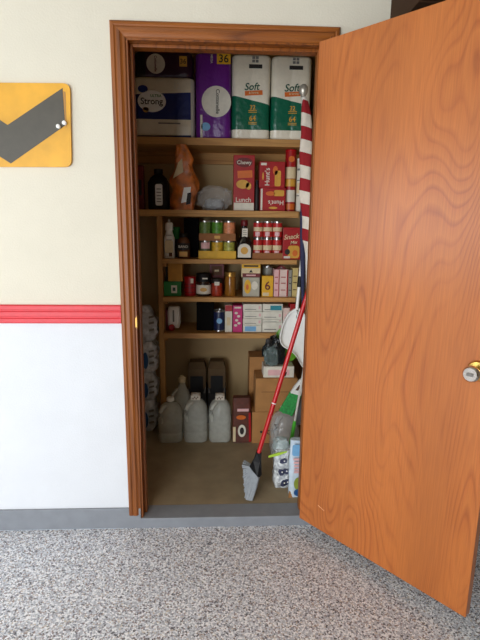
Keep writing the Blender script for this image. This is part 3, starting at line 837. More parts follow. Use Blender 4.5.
r, R_, h = wide_jar('jar', 'amber glass jar with metal lid', 'jar', 225, 236, 272.5, 0.755, mat('amber honey', (150, 98, 36), 0.15), gold_lid, None, 0.18)
# yellow and maroon box and the box under it
r, w_, h, yf = carton('food_box', 'pale grey box with yellow picture under a yellow-topped box', 'box', 243, 259.5, 277.5, 0.755, zs, 0.07, mat('grey green card', (178, 174, 156), 0.55))
plate('food_picture', yellow_card, r, -w_*0.22, h*0.52, w_*0.42, h*0.74, yf, 'oval')
plate('food_picture', orange_ink, r, -w_*0.24, h*0.50, w_*0.18, h*0.30, yf-0.001, 'oval')
plate('printed_panel', off_white, r, w_*0.20, h*0.58, w_*0.40, h*0.44, yf, 'oval')
h0 = h
r, w_, h, yf = carton('food_box', 'cream box with yellow top and maroon band, stacked on grey box', 'box', 241.5, 260.5, 262, 0.753, zs+h0+0.001, 0.075, cream)
plate('top_band', yellow_card, r, 0, h*0.84, w_*0.98, h*0.30, yf)
plate('bottom_band', deep_red, r, w_*0.02, h*0.16, w_*0.94, h*0.30, yf)
plate('printed_line', dark, r, 0, h*0.86, w_*0.76, h*0.12, yf-0.001)
plate('printed_mark', dark, r, 0, h*0.48, w_*0.20, h*0.22, yf, [(-0.5, -0.5), (0.5, -0.5), (0.0, 0.5)])
plate('printed_line', pale_pink, r, 0, h*0.16, w_*0.50, h*0.10, yf-0.001)
# yellow box, can behind
r, w_, h, yf = carton('food_box', 'bright yellow box with a dark red numeral', 'box', 262, 273.2, 276, 0.752, zs, 0.055, yellow_card)
txt('6', deep_red, r, 0, h*0.54, w_*0.5, h*0.42, yf)
plate('count_label', cream, r, -w_*0.16, h*0.12, w_*0.55, h*0.16, yf)
xc, w_, h = span(262.5, 273, 266.5, 0.83, zs)
can('food_can', 'tall grey can standing behind the bright yellow box', 'can', xc, 0.83+w_/2, zs, w_/2, h, mat('grey can label', (140, 140, 128), 0.45))
# slim cartons
g = 'slim food cartons at the right end of the fourth shelf'
for u0, u1, vt, m, m2, lb in ((274, 279.4, 269.5, pale_pink, red_card, 'pale pink slim carton nearest the yellow box'),
                         (279.6, 288.2, 269.5, mat('white pink card', (226, 200, 190), 0.5), red_card, 'wider white and pink carton, second slim carton from the yellow box'),
                         (288.5, 292, 270, mat('grey card', (150, 146, 134), 0.55), dark, 'thinnest slim carton, grey, second from right end'),
                         (292.3, 298.8, 268, mat('pale yellow card', (204, 182, 116), 0.55), brown_dark, 'pale yellow slim carton at the right shelf end')):
    r, w_, h, yf = carton('food_box', lb, 'box', u0, u1, vt, 0.753, zs, 0.085, m, g)
    plate('edge_band', m2, r, w_*0.40, h*0.5, w_*0.14, h*0.96, yf)
    for q in (0.25, 0.5, 0.72): plate('printed_line', m2, r, -w_*0.08, h*q, w_*0.55, h*0.03, yf)
    hs = h
xa = span(274, 288, 269.5, 0.753, zs)
r = thing('food_packet', 'dark red triangular packet lying on the slim cartons', 'packet', (xa[0]+0.002, 0.79, zs+xa[2]+0.001))
MB().prism([(-0.034, 0), (0.034, 0), (0.010, 0.020), (0.0, 0.023), (-0.008, 0.020)], -0.02, 0.02).build('packet', deep_red, r)
plate('printed_mark', grey_ink, r, 0.0, 0.010, 0.016, 0.012, -0.02, [(-0.5, -0.5), (0.5, -0.5), (0.0, 0.5)])

# ------------------------------------------------------------------ fifth shelf
zs = SZ[4]+0.0005
xc, w_, h = span(167, 180.5, 307, 0.80, zs)
r = thing('detergent_bottle', 'white plastic bottle with a round red cap at its foot', 'bottle', (xc, 0.83, zs))
b = MB(); loft(b, [(0.012, w_*0.70, 0.045, 0.015), (0.02, w_*0.84, 0.055, 0.02), (h*0.3, w_, 0.06, 0.025), (h*0.75, w_*0.98, 0.06, 0.025), (h*0.94, w_*0.9, 0.055, 0.025), (h, w_*0.78, 0.045, 0.02)])
b.build('bottle_body', white_plastic, r, True)
RXX = Matrix.Translation((-w_*0.16, -0.022, 0.020)) @ Matrix.Rotation(PI/2, 4, 'X')
MB().lathe([(0.019, 0), (0.020, 0.002), (0.020, 0.020), (0.017, 0.023)], n=20, mtx=RXX).build('cap', red_plastic, r, True)
plate('recess_shade_patch', grey_ink, r, -w_*0.02, h*0.62, w_*0.12, h*0.5, -0.0305, 'round')  # flat grey patch paints the shade of a handle recess
r, w_, h, yf = carton('food_box', 'thin dark maroon box leaning by the left upright on bottom shelf', 'box', 165.6, 167.6, 310, 0.80, zs, 0.09, deep_red)
carton('food_box', 'large plain black box on the bottom shelf', 'box', 196.5, 214, 302.5, 0.80, zs, 0.12, matte_black)
xc, w_, h = span(213.5, 224.8, 311, 0.765, zs)
c = can('coffee_can', 'dark blue can beside the large black box', 'can', xc, 0.765+w_/2, zs, w_/2, h, mat('navy label', (28, 38, 78), 0.35))
plate('logo', light_blue, c, w_*0.02, h*0.52, w_*0.5, h*0.26, -w_*0.50, 'oval')
r, w_, h, yf = carton('food_box', 'cream box with red top beside the magenta box', 'box', 225, 232.2, 305, 0.755, zs, 0.09, off_white)
plate('top_band', red_card, r, 0, h*0.88, w_*0.98, h*0.22, yf)
plate('printed_line', cream, r, 0, h*0.4, w_*0.5, h*0.3, yf)
r, w_, h, yf = carton('food_box', 'magenta pink box with white dots', 'box', 232.8, 242.4, 305.5, 0.752, zs, 0.09, pink_card)
for k, (a, b_) in enumerate(((-0.15, 0.72), (0.1, 0.60), (-0.1, 0.45), (0.15, 0.34), (-0.2, 0.26))):
    plate('printed_dot', off_white, r, w_*a, h*b_, w_*0.34, h*0.09, yf, 'oval')
plate('count_label', off_white, r, 0, h*0.92, w_*0.7, h*0.06, yf)
# white flat cartons in two stacks
wc = mat('white carton', (222, 218, 204), 0.55)
zt_ = P(262, 303.5, 0.755+SH).z
g = 'white flat cartons in two stacks'
order = ('bottom', 'second', 'third', 'top')
for side, (u0, u1) in (('left', (243.2, 262)), ('right', (262.5, 282.5))):
    xc, w_, hh = span(u0, u1, 304, 0.755, zs)
    fr = (0.25, 0.24, 0.25, 0.26) if side == 'left' else (0.36, 0.10, 0.27, 0.27)
    zb = zs
    for k in range(4):
        h = hh*fr[k]-0.001
        r = thing('flat_carton', '%s white flat carton of the %s stack on the bottom shelf' % (order[k], side), 'box', (xc+random.uniform(-.002, .002), 0.755+0.06, zb), 0, g)
        MB().box(-w_/2, w_/2, -0.06, 0.06, 0, h, 0.0015).build('carton', wc, r)
        plate('printed_line', grey_ink, r, -w_*0.1, h*0.28, w_*0.6, h*0.08, -0.06)
        if k == 3 and side == 'right': plate('printed_panel', teal_ink, r, w_*0.16, h*0.50, w_*0.56, h*0.62, -0.061, label='teal printed panel')
        elif k == 0 and side == 'left': plate('printed_panel', light_blue, r, -w_*0.10, h*0.5, w_*0.6, h*0.7, -0.061, label='pale blue printed panel')
        else: plate('printed_mark', pale_pink, r, w_*0.38, h*0.5, w_*0.10, h*0.4, -0.06)
        zb += h+0.001
r, w_, h, yf = carton('food_box', 'white and pink upright box right of the white carton stacks', 'box', 283, 289.4, 308, 0.76, zs, 0.09, mat('white pink card', (226, 200, 190), 0.5))
plate('printed_line', pale_pink, r, 0, h*0.5, w_*0.5, h*0.5, yf)
r, w_, h, yf = carton('food_box', 'red box at the right end of the bottom shelf', 'box', 289.8, 296.2, 304, 0.765, zs, 0.09, red_card)
plate('printed_line', cream, r, 0, h*0.6, w_*0.5, h*0.2, yf)

SH = 0.0
# ------------------------------------------------------------------ closet floor: jugs
jug_m = clear_mat('milky jug plastic', (230, 233, 224), 0.42, 0.14)
jug_c = clear_mat('clear jug plastic', (222, 228, 230), 0.34, 0.10)
def jug(label, u0, u1, vt, yf, m, cap_label=True, group=None, h=None, name='water_jug'):
    xc, w_, hh = span(u0, u1, vt, yf, ZC+0.001)
    h = h or hh
    r = thing(name, label, 'jug', (xc, yf+w_/2, ZC+0.001), 0, group)
    b = MB()
    secs = [(0, w_*0.86, w_*0.86, 0.03), (0.006, w_*0.96, w_*0.96, 0.04), (h*0.10, w_, w_, 0.045), (h*0.22, w_*0.985, w_*0.985, 0.045), (h*0.24, w_*0.96, w_*0.96, 0.045), (h*0.26, w_*0.985, w_*0.985, 0.045), (h*0.52, w_, w_, 0.05)]
    for s in (0.60, 0.66, 0.71, 0.76, 0.80, 0.835, 0.86, 0.878):
        t_ = (s-0.52)/(0.89-0.52)
        ww = w_*(0.26+0.74*math.sqrt(max(0, 1-t_**2.6)))
        secs.append((h*s, ww, ww, ww*0.48))
    secs += [(h*0.89, w_*0.27, w_*0.27, w_*0.13), (h*0.94, w_*0.26, w_*0.26, w_*0.128)]
    loft(b, secs)
    jb = b.build('jug_body', m, r, True)
    q = 0.7071
    pts = [(w_*0.16, -w_*0.28, h*0.85), (w_*0.28, -w_*0.42, h*0.83), (w_*0.36, -w_*0.48, h*0.74), (w_*0.37, -w_*0.49, h*0.62), (w_*0.34, -w_*0.46, h*0.50)]
    pts = [(-x, y, z) for x, y, z in pts]
    MB().tube(pts, [w_*0.085]*5, 10).build('handle', m, r, True)
    MB().lathe([(w_*0.145, h*0.925), (w_*0.155, h*0.93), (w_*0.155, h*0.99), (w_*0.14, h)], n=20).build('cap', white_plastic, r, True)
    if cap_label:
        lb = MB().box(-w_*0.20, w_*0.20, -w_*0.19, w_*0.19, h*0.885, h*0.992, 0.004).build('neck_tag', mat('paper neck tag', (214, 206, 192), 0.6), r)
        for k in range(4): plate('printed_mark', brown_dark, lb, w_*(-0.10+0.065*k), h*(0.925+0.03*(k % 2)), w_*0.045, h*0.03, -w_*0.19)
    return r
g = 'milky gallon jugs on the closet floor'
jug('milky gallon jug without a neck tag, leftmost of the front jugs', 157, 182, 402, 0.742, jug_m, False, g)
jug('middle front gallon jug with a paper tag on its neck', 183, 207.5, 398, 0.742, jug_m, True, g)
jug('rightmost gallon jug with a paper neck tag, beside the brown bag', 208.3, 231.5, 398, 0.742, jug_m, True, g)
# tall jug with narrow neck behind
xc, w_, h = span(170, 192, 379, 0.895, ZC+0.001)
r = thing('bleach_bottle', 'tall tapered translucent bottle with a narrow neck behind the front jugs', 'bottle', (xc+0.004, 0.895+w_*0.48, ZC+0.001))
b = MB(); loft(b, [(0, w_*0.95, w_*0.9, 0.03), (0.006, w_, w_*0.95, 0.04), (h*0.45, w_, w_*0.95, 0.045), (h*0.62, w_*0.78, w_*0.74, 0.045), (h*0.76, w_*0.46, w_*0.46, 0.03), (h*0.84, w_*0.30, w_*0.30, 0.02), (h*0.9, w_*0.27, w_*0.27, 0.018)])
b.build('bottle_body', jug_m, r, True)
MB().lathe([(w_*0.16, h*0.88), (w_*0.17, h*0.89), (w_*0.17, h*0.96), (w_*0.10, h*0.98), (w_*0.09, h)], n=18).build('cap', cream, r, True)
MB().tube([(-w_*0.22, -w_*0.2, h*0.78), (-w_*0.42, -w_*0.3, h*0.68), (-w_*0.46, -w_*0.35, h*0.52), (-w_*0.44, -w_*0.36, h*0.40)], w_*0.07).build('handle', jug_m, r, True)
# two dark dispensers with brown tops
gold_black = mat('charcoal card', (26, 24, 26), 0.5)
def dispenser(u0, u1, vt, label):
    xc, w_, h = span(u0, u1, vt, 1.04, ZC+0.001)
    r = thing('carton_carrier', label, 'carton', (xc, 1.112, ZC+0.001), 0, 'two dark cartons with brown tops behind the jugs')
    MB().box(-w_/2, w_/2, -0.07, 0.07, 0, h*0.58, 0.004).build('carton_body', gold_black, r)
    z0, z1, z2 = h*0.582, h*0.90, h
    MB().rings([[Vector((sx*w_*0.46, sy*0.066, z0)) for sx, sy in ((-1, -1), (1, -1), (1, 1), (-1, 1))],
                [Vector((sx*w_*0.46, sy*0.066, z1)) for sx, sy in ((-1, -1), (1, -1), (1, 1), (-1, 1))],
                [Vector((sx*w_*0.36, sy*0.04, z2)) for sx, sy in ((-1, -1), (1, -1), (1, 1), (-1, 1))]]).build('carton_top', mat('olive brown card', (94, 72, 42), 0.7), r)
    plate('front_panel', black, r, 0, h*0.64, w_*0.66, h*0.30, -0.070)
    for s in (-1, 1): plate('corner_tab', grey_ink, r, s*w_*0.40, h*0.56, w_*0.10, h*0.10, -0.0708, [(-0.5, -0.5), (0.5, -0.5), (0.5*s, 0.5), (0.3*s, 0.5)])
dispenser(187, 206.5, 363.5, 'dark carton with brown sloped top behind the middle front jug')
dispenser(207.5, 226, 363, 'dark carton with brown sloped top behind the rightmost front jug')
# charcoal bag
xc, w_, h = span(232.5, 251.5, 399, 0.745, ZC+0.001)
m_bb = mat('brown paper bag', (88, 42, 28), 0.6, var=0.3, scale=25, bump=0.4, bscale=30)
r = thing('paper_bag', 'brown and red paper bag with a white oval logo on closet floor', 'bag', (xc, 0.79, ZC+0.001))
b = MB(); rings = []
for i in range(12):
    s = i/11
    ring = []
    for k, (x, y) in enumerate(rr(w_*(1-0.05*s), 0.085*(1-0.45*s), 0.015, 4)):
        nn = noise.noise(Vector((x*30, y*30, s*6)))*0.005
        ring.append(Vector((x+nn, y+nn, s*h)))
    rings.append(ring)
b.rings(rings); b.build('bag', m_bb, r, True)
plate('logo', off_white, r, 0.0, h*0.28, w_*0.42, h*0.28, -0.046, 'oval')
plate('logo_centre', dark, r, 0.0, h*0.28, w_*0.22, h*0.16, -0.0475, 'oval')
plate('side_stripe', red_card, r, w_*0.42, h*0.36, w_*0.12, h*0.66, -0.045, ang=0.03)
plate('printed_panel', cream, r, -w_*0.40, h*0.20, w_*0.14, h*0.34, -0.045)
plate('printed_panel', orange_ink, r, -w_*0.05, h*0.58, w_*0.5, h*0.10, -0.041, 'oval')
plate('printed_line', pale_pink, r, w_*0.05, h*0.74, w_*0.6, h*0.06, -0.037)

# brown boxes
def bigbox(label, u0, u1, vt, yf, z, depth, x1=None):
    xc, w_, h = span(u0, u1, vt, yf, z)
    if x1: 
        xl = xc-w_/2; w_ = x1-xl; xc = (xl+x1)/2
    r = thing('cardboard_box', label, 'box', (xc, yf+depth/2, z), 0, 'brown cardboard boxes on the closet floor')
    MB().box(-w_/2, w_/2, -depth/2, depth/2, 0, h, 0.003).build('carton', brown_card, r)
    return r, w_, h, -depth/2
r, w_, h, yf = bigbox('lower brown cardboard box with black print behind the red broom handle', 252, 290, 412, 0.735, ZC+0.001, 0.17, 0.83)
txt('CIP', dark, r, -w_*0.04, h*0.36, w_*0.30, h*0.14, yf)
plate('printed_mark', dark, r, -w_*0.28, h*0.37, w_*0.06, w_*0.06, yf, 'oval')
ub, w_, hb, yf = bigbox('upper brown cardboard box carrying the small white box', 255.5, 292, 378.5, 0.735, ZC+0.002+h, 0.17, 0.84)
plate('tape_seam', brown_dark, ub, 0.0, hb*0.60, w_*0.72, hb*0.012, yf)
ztop = ZC+0.002+h+hb
bigbox('tall brown cardboard box at the back behind the two stacked boxes', 249, 290, 357, 0.915, ZC+0.001, 0.15, 0.82)
# small white box on them
r, w_, h, yf = carton('small_box', 'small flat white box on the upper brown cardboard box', 'box', 263.5, 294, 366.5, 0.75, ztop+0.001, 0.11, off_white)
plate('printed_panel', pale_pink, r, 0, h*0.45, w_*0.7, h*0.5, yf)
plate('printed_mark', dark, r, w_*0.22, h*0.3, w_*0.10, h*0.4, yf, [(-0.5, -0.5), (0.1, 0.5), (0.5, 0.4), (0, -0.5)])
ztp = ztop+0.002+h
# black bag
xc, w_, h = span(262.5, 286, 335, 0.765, ztp)
m_bk = mat('black bag plastic', (26, 30, 32), 0.2, var=0.5, scale=14, bump=0.6, bscale=30)
r = thing('plastic_bag', 'crumpled black and grey plastic bag on the small white box', 'bag', (xc, 0.775, ztp))
crumple('x', r, w_, 0.075, h*0.98, m_bk, 5, 0.28, 5.5, 'bag', 4, 0.6)
crumple('x', r, w_*0.62, 0.05, h*0.62, clear_mat('grey clear film', (120, 138, 136), 0.5, 0.12, 1.0, 30), 9, 0.45, 8, 'bag_window', 4).location = (-w_*0.14, -0.028, h*0.04)
MB().lathe([(0.012, 0), (0.018, 0.003), (0.018, 0.016), (0.012, 0.02)], n=16, mtx=Matrix.Translation((-w_*0.28, -0.045, h*0.86)) @ Matrix.Rotation(PI/2, 4, 'X')).build('knob', dark, r, True)
# green bag
zg = P(280, 365, 0.70).z
xc, w_, h = span(274, 297, 327, 0.82, ztp)
r = thing('plastic_bag', 'lime green plastic bag behind the black bag', 'bag', (xc+0.01, 0.84, ztp))
crumple('x', r, w_*1.1, 0.035, h, mat('lime plastic', (104, 168, 48), 0.35, bump=0.4), 12, 0.15, 4, 'bag', 3)

# ------------------------------------------------------------------ stacked packs on the left
m_wp = mat('white wrapped pack', (206, 210, 216), 0.2, var=0.40, scale=26, bump=1.0, bscale=34)
lv = [(438, 402), (402, 374), (374, 342), (342, 307)]
zb = ZC+0.001
names4 = ('bottom', 'second lowest', 'second highest', 'top')
for k, (vb, vt) in enumerate(lv):
    xc, w_, h = span(142, 157.5, vt, 0.90, zb)
    r = thing('wrapped_pack', '%s white and blue plastic wrapped pack of the stack beside the upright' % names4[k], 'pack', (xc-0.028, 0.90+0.07, zb), 0, 'white and blue wrapped packs stacked by the left upright')
    b = MB(); rings = []
    for i in range(13):
        s = i/12
        prof_ = 0.66+0.34*abs(math.sin(PI*min(1, max(0, s*1.02))))**0.45
        if k == 3 and s > 0.6: prof_ *= 1-0.6*(s-0.6)/0.4
        ring = []
        for x, y in rr((w_+0.05)*prof_, 0.13*prof_, 0.03, 6):
            nn = noise.noise(Vector((x*26+k*7, y*26, s*7+k)))*0.022
            ring.append(Vector((x+nn, y+nn*0.8, s*(h-0.001))))
        rings.append(ring)
    b.rings(rings); b.build('wrap', m_wp, r, True)
    if k < 3: plate('printed_panel', mat('pack blue', (36, 86, 140), 0.3), r, -w_*0.10+0.010, h*0.42, w_*0.36, h*0.52, -0.071, 'oval', label='blue printed patch')
    for q in (0.35, 0.55, 0.72): plate('printed_line', grey_ink, r, w_*0.30+0.010, h*q, w_*0.34, h*0.06, -0.072, ang=0.25)
    zb += h

# ------------------------------------------------------------------ right corner: flag, brooms
stripe = mat('flag white', (226, 214, 196), 0.8)
nt = stripe.node_tree
def flag_mat():
    m = mat('striped flag cloth', (224, 214, 198), 0.85, bump=0.2, bscale=80)
    nt = m.node_tree; b = nt.nodes['Principled BSDF']
    tc = nt.nodes.new('ShaderNodeTexCoord'); sp = nt.nodes.new('ShaderNodeSeparateXYZ'); nt.links.new(tc.outputs['Object'], sp.inputs[0])
    def mth(op, a, c):
        q = nt.nodes.new('ShaderNodeMath'); q.operation = op
        for k, v in enumerate((a, c)):
            if isinstance(v, (int, float)): q.inputs[k].default_value = v
            else: nt.links.new(v, q.inputs[k])
        return q.outputs[0]
    s = mth('ADD', mth('MULTIPLY', sp.outputs[2], 1.0), mth('MULTIPLY', sp.outputs[0], 0.25))
    g = mth('GREATER_THAN', mth('FRACT', mth('MULTIPLY', s, 1/0.1185), 0), 0.5)
    mx = nt.nodes.new('ShaderNodeMix'); mx.data_type = 'RGBA'
    cur = b.inputs['Base Color'].links[0].from_socket
    nt.links.new(g, mx.inputs[0]); nt.links.new(cur, mx.inputs[6]); mx.inputs[7].default_value = lin((152, 24, 32))+(1,)
    nt.links.new(mx.outputs[2], b.inputs['Base Color'])
    return m
FY = 0.40
top = P(303.5, 90, FY); low = P(307.3, 252, FY)
dirv = (top-low)/(top.z-low.z)
base = low+dirv*(ZC+0.001-low.z)
r = thing('flag', 'red and white striped flag rolled round its pole, leaning in the right corner', 'flag', base)
def fl(z): return Vector((dirv.x*(z-base.z), 0, z-base.z))
MB().tube([fl(base.z), fl(top.z-0.03)], 0.011, 12).build('pole', mat('white pole', (216, 212, 204), 0.35), r, True)
zt1, zl1 = P(306, 97, FY).z, low.z-0.005
b = MB(); rings = []
for i in range(31):
    s = i/30; z = zt1+(zl1-zt1)*s
    rad = 0.010+0.018*min(1, s*6)+0.003*math.sin(s*23)
    if s > 0.9: rad *= 1-0.35*(s-0.9)/0.1
    c = fl(z)+Vector((0.004+0.004*math.sin(s*9), 0, 0))
    ring = []
    for k in range(20):
        a = 2*PI*k/20
        rr_ = rad*(1+0.14*math.cos(3*a+s*5)+0.05*noise.noise(Vector((math.cos(a), math.sin(a), s*14))))
        ring.append(c+Vector((rr_*math.cos(a), rr_*0.9*math.sin(a), 0)))
    rings.append(ring)
b.rings(rings); b.build('flag_cloth', flag_mat(), r, True)
navy = mat('navy flag cloth', (44, 48, 78), 0.85)
b = MB(); rings = []
for i in range(21):
    s = i/20; z = P(306, 190, FY).z+(P(303, 312, FY).z-P(306, 190, FY).z)*s
    rad = 0.003+0.012*math.sin(PI*s)**0.6*(1-0.35*s)
    c = fl(z)+Vector((-0.016-0.012*s, 0.012, 0))
    rings.append([c+Vector((rad*math.cos(2*PI*k/10), rad*math.sin(2*PI*k/10), 0)) for k in range(10)])
b.rings(rings); b.build('flag_canton', navy, r, True)['label'] = 'navy blue fold of the flag'
tz_ = top.z-base.z
MB().lathe([(0.006, tz_-0.035), (0.012, tz_-0.032), (0.010, tz_-0.028), (0.020, tz_-0.014), (0.0225, tz_), (0.020, tz_+0.014), (0.010, tz_+0.024), (0.003, tz_+0.026)], cx=dirv.x*tz_, n=18).build('finial', mat('silver finial', (196, 190, 176), 0.35, metal=0.6), r, True)

# long-handled white dustpan
DY = 0.46
s0 = P(303.8, 250, DY); s1 = P(297.2, 310, DY)
r = thing('long_handled_dustpan', 'big white plastic dustpan with long thin handle, beside the red broom handle', 'dustpan', P(294, 366, DY+0.02))
bz = Vector(r.location)
def dl(u, v, y=DY): return P(u, v, y)-bz
outl = [dl(297, 309), dl(289, 314), dl(283.5, 324), dl(280.3, 336), dl(280.5, 343), dl(284, 348), dl(291, 352), dl(297, 358), dl(302, 367), dl(307, 370), dl(310, 350), dl(309, 325), dl(303, 311)]
rngs = []
cxy = sum((Vector(p) for p in outl), Vector())/len(outl)
pl = [Vector((p.x, 0, p.z)) for p in outl]
cc = Vector((cxy.x, 0, cxy.z))
dense = []
for i in range(len(pl)):
    a, b0, c0, d0 = pl[i-1], pl[i], pl[(i+1) % len(pl)], pl[(i+2) % len(pl)]
    for k in range(4):
        t_ = k/4
        dense.append(0.5*((2*b0)+(c0-a)*t_+(2*a-5*b0+4*c0-d0)*t_*t_+(3*b0-a-3*c0+d0)*t_**3))
def ins(f, y): return [cc+(p-cc)*f+Vector((0, y, 0)) for p in dense]
b = MB(); b.rings([ins(0.2, 0.030), ins(0.85, 0.030), ins(0.97, 0.026), ins(1.0, 0.0), ins(0.985, -0.004), ins(0.93, -0.004), ins(0.90, 0.018), ins(0.2, 0.024)])
pan = b.build('pan', white_plastic, r, True)
hdir = (s0-s1)
h_top = s0+hdir*0.9
MB().tube([P(297.4, 318, DY+0.012)-bz, s1+Vector((0, 0.012, 0))-bz, h_top+Vector((0, 0.05, 0))-bz], 0.0085, 10).build('handle', white_plastic, r, True)
ga, gb = s1.lerp(s0, 0.38), s1.lerp(s0, 0.56)
MB().tube([ga+Vector((0, 0.014+0.006, 0))-bz, gb+Vector((0, 0.014+0.010, 0))-bz], 0.0115, 12).build('grip_band', black, r, True)

# red-handled broom
bt = Vector((0.5576, 0.2063, 0.25))
tip = P(306.2, 297.5, 0.26)
bdir = (tip-bt).normalized()
bend = bt+bdir*1.16
sweep = Vector((0.497, 0.150, ZC+0.001))
r = thing('broom', 'broom with red handle, black socket and grey bristles leaning in the doorway', 'broom', sweep)
R0 = lambda p: Vector(p)-sweep
red_metal = mat('red coated metal', (196, 28, 32), 0.28, var=0.04)
MB().tube([R0(bt+bdir*0.01), R0(bend)], 0.0115, 14).build('handle', red_metal, r, True)
MB().tube([R0(bt+bdir*0.28), R0(bt+bdir*0.285)], 0.0122, 14).build('handle_ring', white_plastic, r, True)
MB().tube([R0(bend), R0(bend+bdir*0.02)], [0.012, 0.009], 14).build('hang_cap', black, r, True)
# socket: from handle down to the bristle block (angled broom)
ax1 = Vector((0.46, -0.52, -0.70)).normalized()      # direction along the long edge of the bristle head
pa, pb = PZ(243.5, 473, ZC+0.14), PZ(258.5, 478, ZC+0.11)
qa = P(242.7, 471, 0.235); qb = P(258.8, 475, 0.155)
ba = PZ(247, 497.5, ZC+0.002); bb = PZ(251.5, 498, ZC+0.002)
def quad_loft(mb, A, B, thA, thB, n=(0.0, -1.0, 0.2)):
    pass
sock_top = bt+bdir*0.02
kt0 = P(252.2, 459.5, 0.215); kt1 = P(260.5, 459, 0.200)
def slabring(p, q, th):
    d = (q-p).normalized(); nrm = d.cross(Vector((0.25, 0.35, -1))).normalized()
    return [R0(p-nrm*th), R0(q-nrm*th), R0(q+nrm*th), R0(p+nrm*th)]
hb0, hb1 = P(251.5, 460, 0.23), P(259.5, 477, 0.165)
MB().rings([slabring(sock_top-Vector((0.012, 0, 0.0)), sock_top+Vector((0.012, 0, 0)), 0.012), slabring(P(254, 459, 0.21), P(260.5, 461, 0.20), 0.014), slabring(P(251.5, 465, 0.22), P(259.5, 476, 0.165), 0.014), slabring(P(251.5, 468.5, 0.22), P(258.6, 478, 0.165), 0.010)]).build('socket', black, r)
bris = mat('grey bristles', (150, 157, 164), 0.6, var=0.12, scale=60)
b = MB()
for i in range(26):
    for j in range(3):
        s = i/25
        top_ = P(251.5, 466.5, 0.222).lerp(P(258.8, 477, 0.165), s)
        bot_ = P(243.3, 470, 0.30).lerp(PZ(251.0, 497.8, ZC+0.002), s)
        if s < 0.55: bot_ = P(243.3, 463, 0.25).lerp(PZ(247.0, 497.4, ZC+0.002), s/0.55)
        else: bot_ = PZ(247.0, 497.4, ZC+0.002).lerp(PZ(252.4, 498, ZC+0.002), (s-0.55)/0.45)
        off = Vector((0.006*(j-1), 0.016*(j-1), 0))
        b.tube([R0(top_+off*0.6), R0(top_.lerp(bot_, 0.55)+off+Vector((random.uniform(-.003, .003), 0, 0))), R0(bot_+off*1.3+Vector((random.uniform(-.004, .004), random.uniform(-.004, .004), abs(off.y)*0.0+0.001)))], [0.0040, 0.0058, 0.0048], 6)
b.build('bristles', bris, r, True)

# green hand brush with white handle
HY = 0.50
o0 = P(290, 412, HY)
r = thing('hand_brush', 'green-bristled hand brush with white handle above the clear jug', 'brush', o0)
hl = lambda u, v, y=HY: P(u, v, y)-o0
b = MB()
pts = [hl(289.8, 393.2), hl(300.5, 395.5), hl(303.5, 386), hl(303.8, 378), hl(300, 379.5), hl(294.5, 386)]
b.rings([[p+Vector((0, -0.008, 0)) for p in pts], [p+Vector((0, 0.010, 0)) for p in pts]])
bh = b.build('handle', white_plastic, r)
hole = [hl(295.2, 389.6), hl(297.8, 390.2), hl(300.6, 385.2), hl(299, 384.6)]
b = MB(); b.rings([[p+Vector((0, -0.0095, 0)) for p in hole], [p+Vector((0, -0.0075, 0)) for p in hole]]); b.build('hang_hole', brown_dark, bh)
b = MB(); gbr = mat('green bristles', (24, 150, 62), 0.6, var=0.35, scale=120)
for i in range(14):
    for j in range(2):
        s = i/13
        a = hl(290.5, 392.5).lerp(hl(300.5, 395.5), s); c = hl(280.2, 411).lerp(hl(291.5, 415.0), s)
        y = Vector((0, 0.012*(j-0.5), 0))
        b.tube([a+y*0.7, c+y*1.4+Vector((random.uniform(-.003, .003), 0, random.uniform(-.004, .004)))], [0.005, 0.0065], 6)
b.build('bristles', gbr, r, True)
# grey dustpan behind it
o0 = P(300, 424, HY+0.05)
r = thing('dustpan', 'small grey dustpan behind the green hand brush', 'dustpan', o0)
pts = [P(u, v, HY+0.05)-o0 for u, v in ((295, 398), (308, 396), (310, 424), (296.5, 424))]
b = MB(); b.rings([[p+Vector((0, -0.012, 0)) for p in pts], [p+Vector((0, 0.012, 0)) for p in pts]]); b.build('pan', mat('grey plastic', (112, 112, 116), 0.45), r)
b = MB(); b.tube([P(302, 397, HY+0.05)-o0, P(304, 385, HY+0.05)-o0], 0.008); b.build('handle', mat('grey plastic', (112, 112, 116), 0.45), r, True)

# white pole with green grip
o0 = PZ(287.5, 462, ZC+0.001)
pa = o0; pb = P(302.7, 376, 0.40)
d0 = (pb-pa)
r = thing('mop_pole', 'slim white pole with bright green lower grip by the door edge', 'pole', o0)
g1 = d0*0.50
lime_grip = mat('lime grip', (86, 190, 62), 0.35)
MB().tube([g1*0.92, d0*1.0, d0*1.5], 0.0062, 12).build('shaft', mat('white pole', (216, 212, 204), 0.35), r, True)
MB().tube([Vector((0, 0, 0.0)), g1*0.1, g1*0.9, g1], [0.010, 0.012, 0.0105, 0.008], 14).build('grip', lime_grip, r, True)

# clear jug on the floor at right
jug('clear empty gallon jug under the green hand brush', 271.5, 301, 412, 0.55, jug_c, False, None, name='plastic_jug')

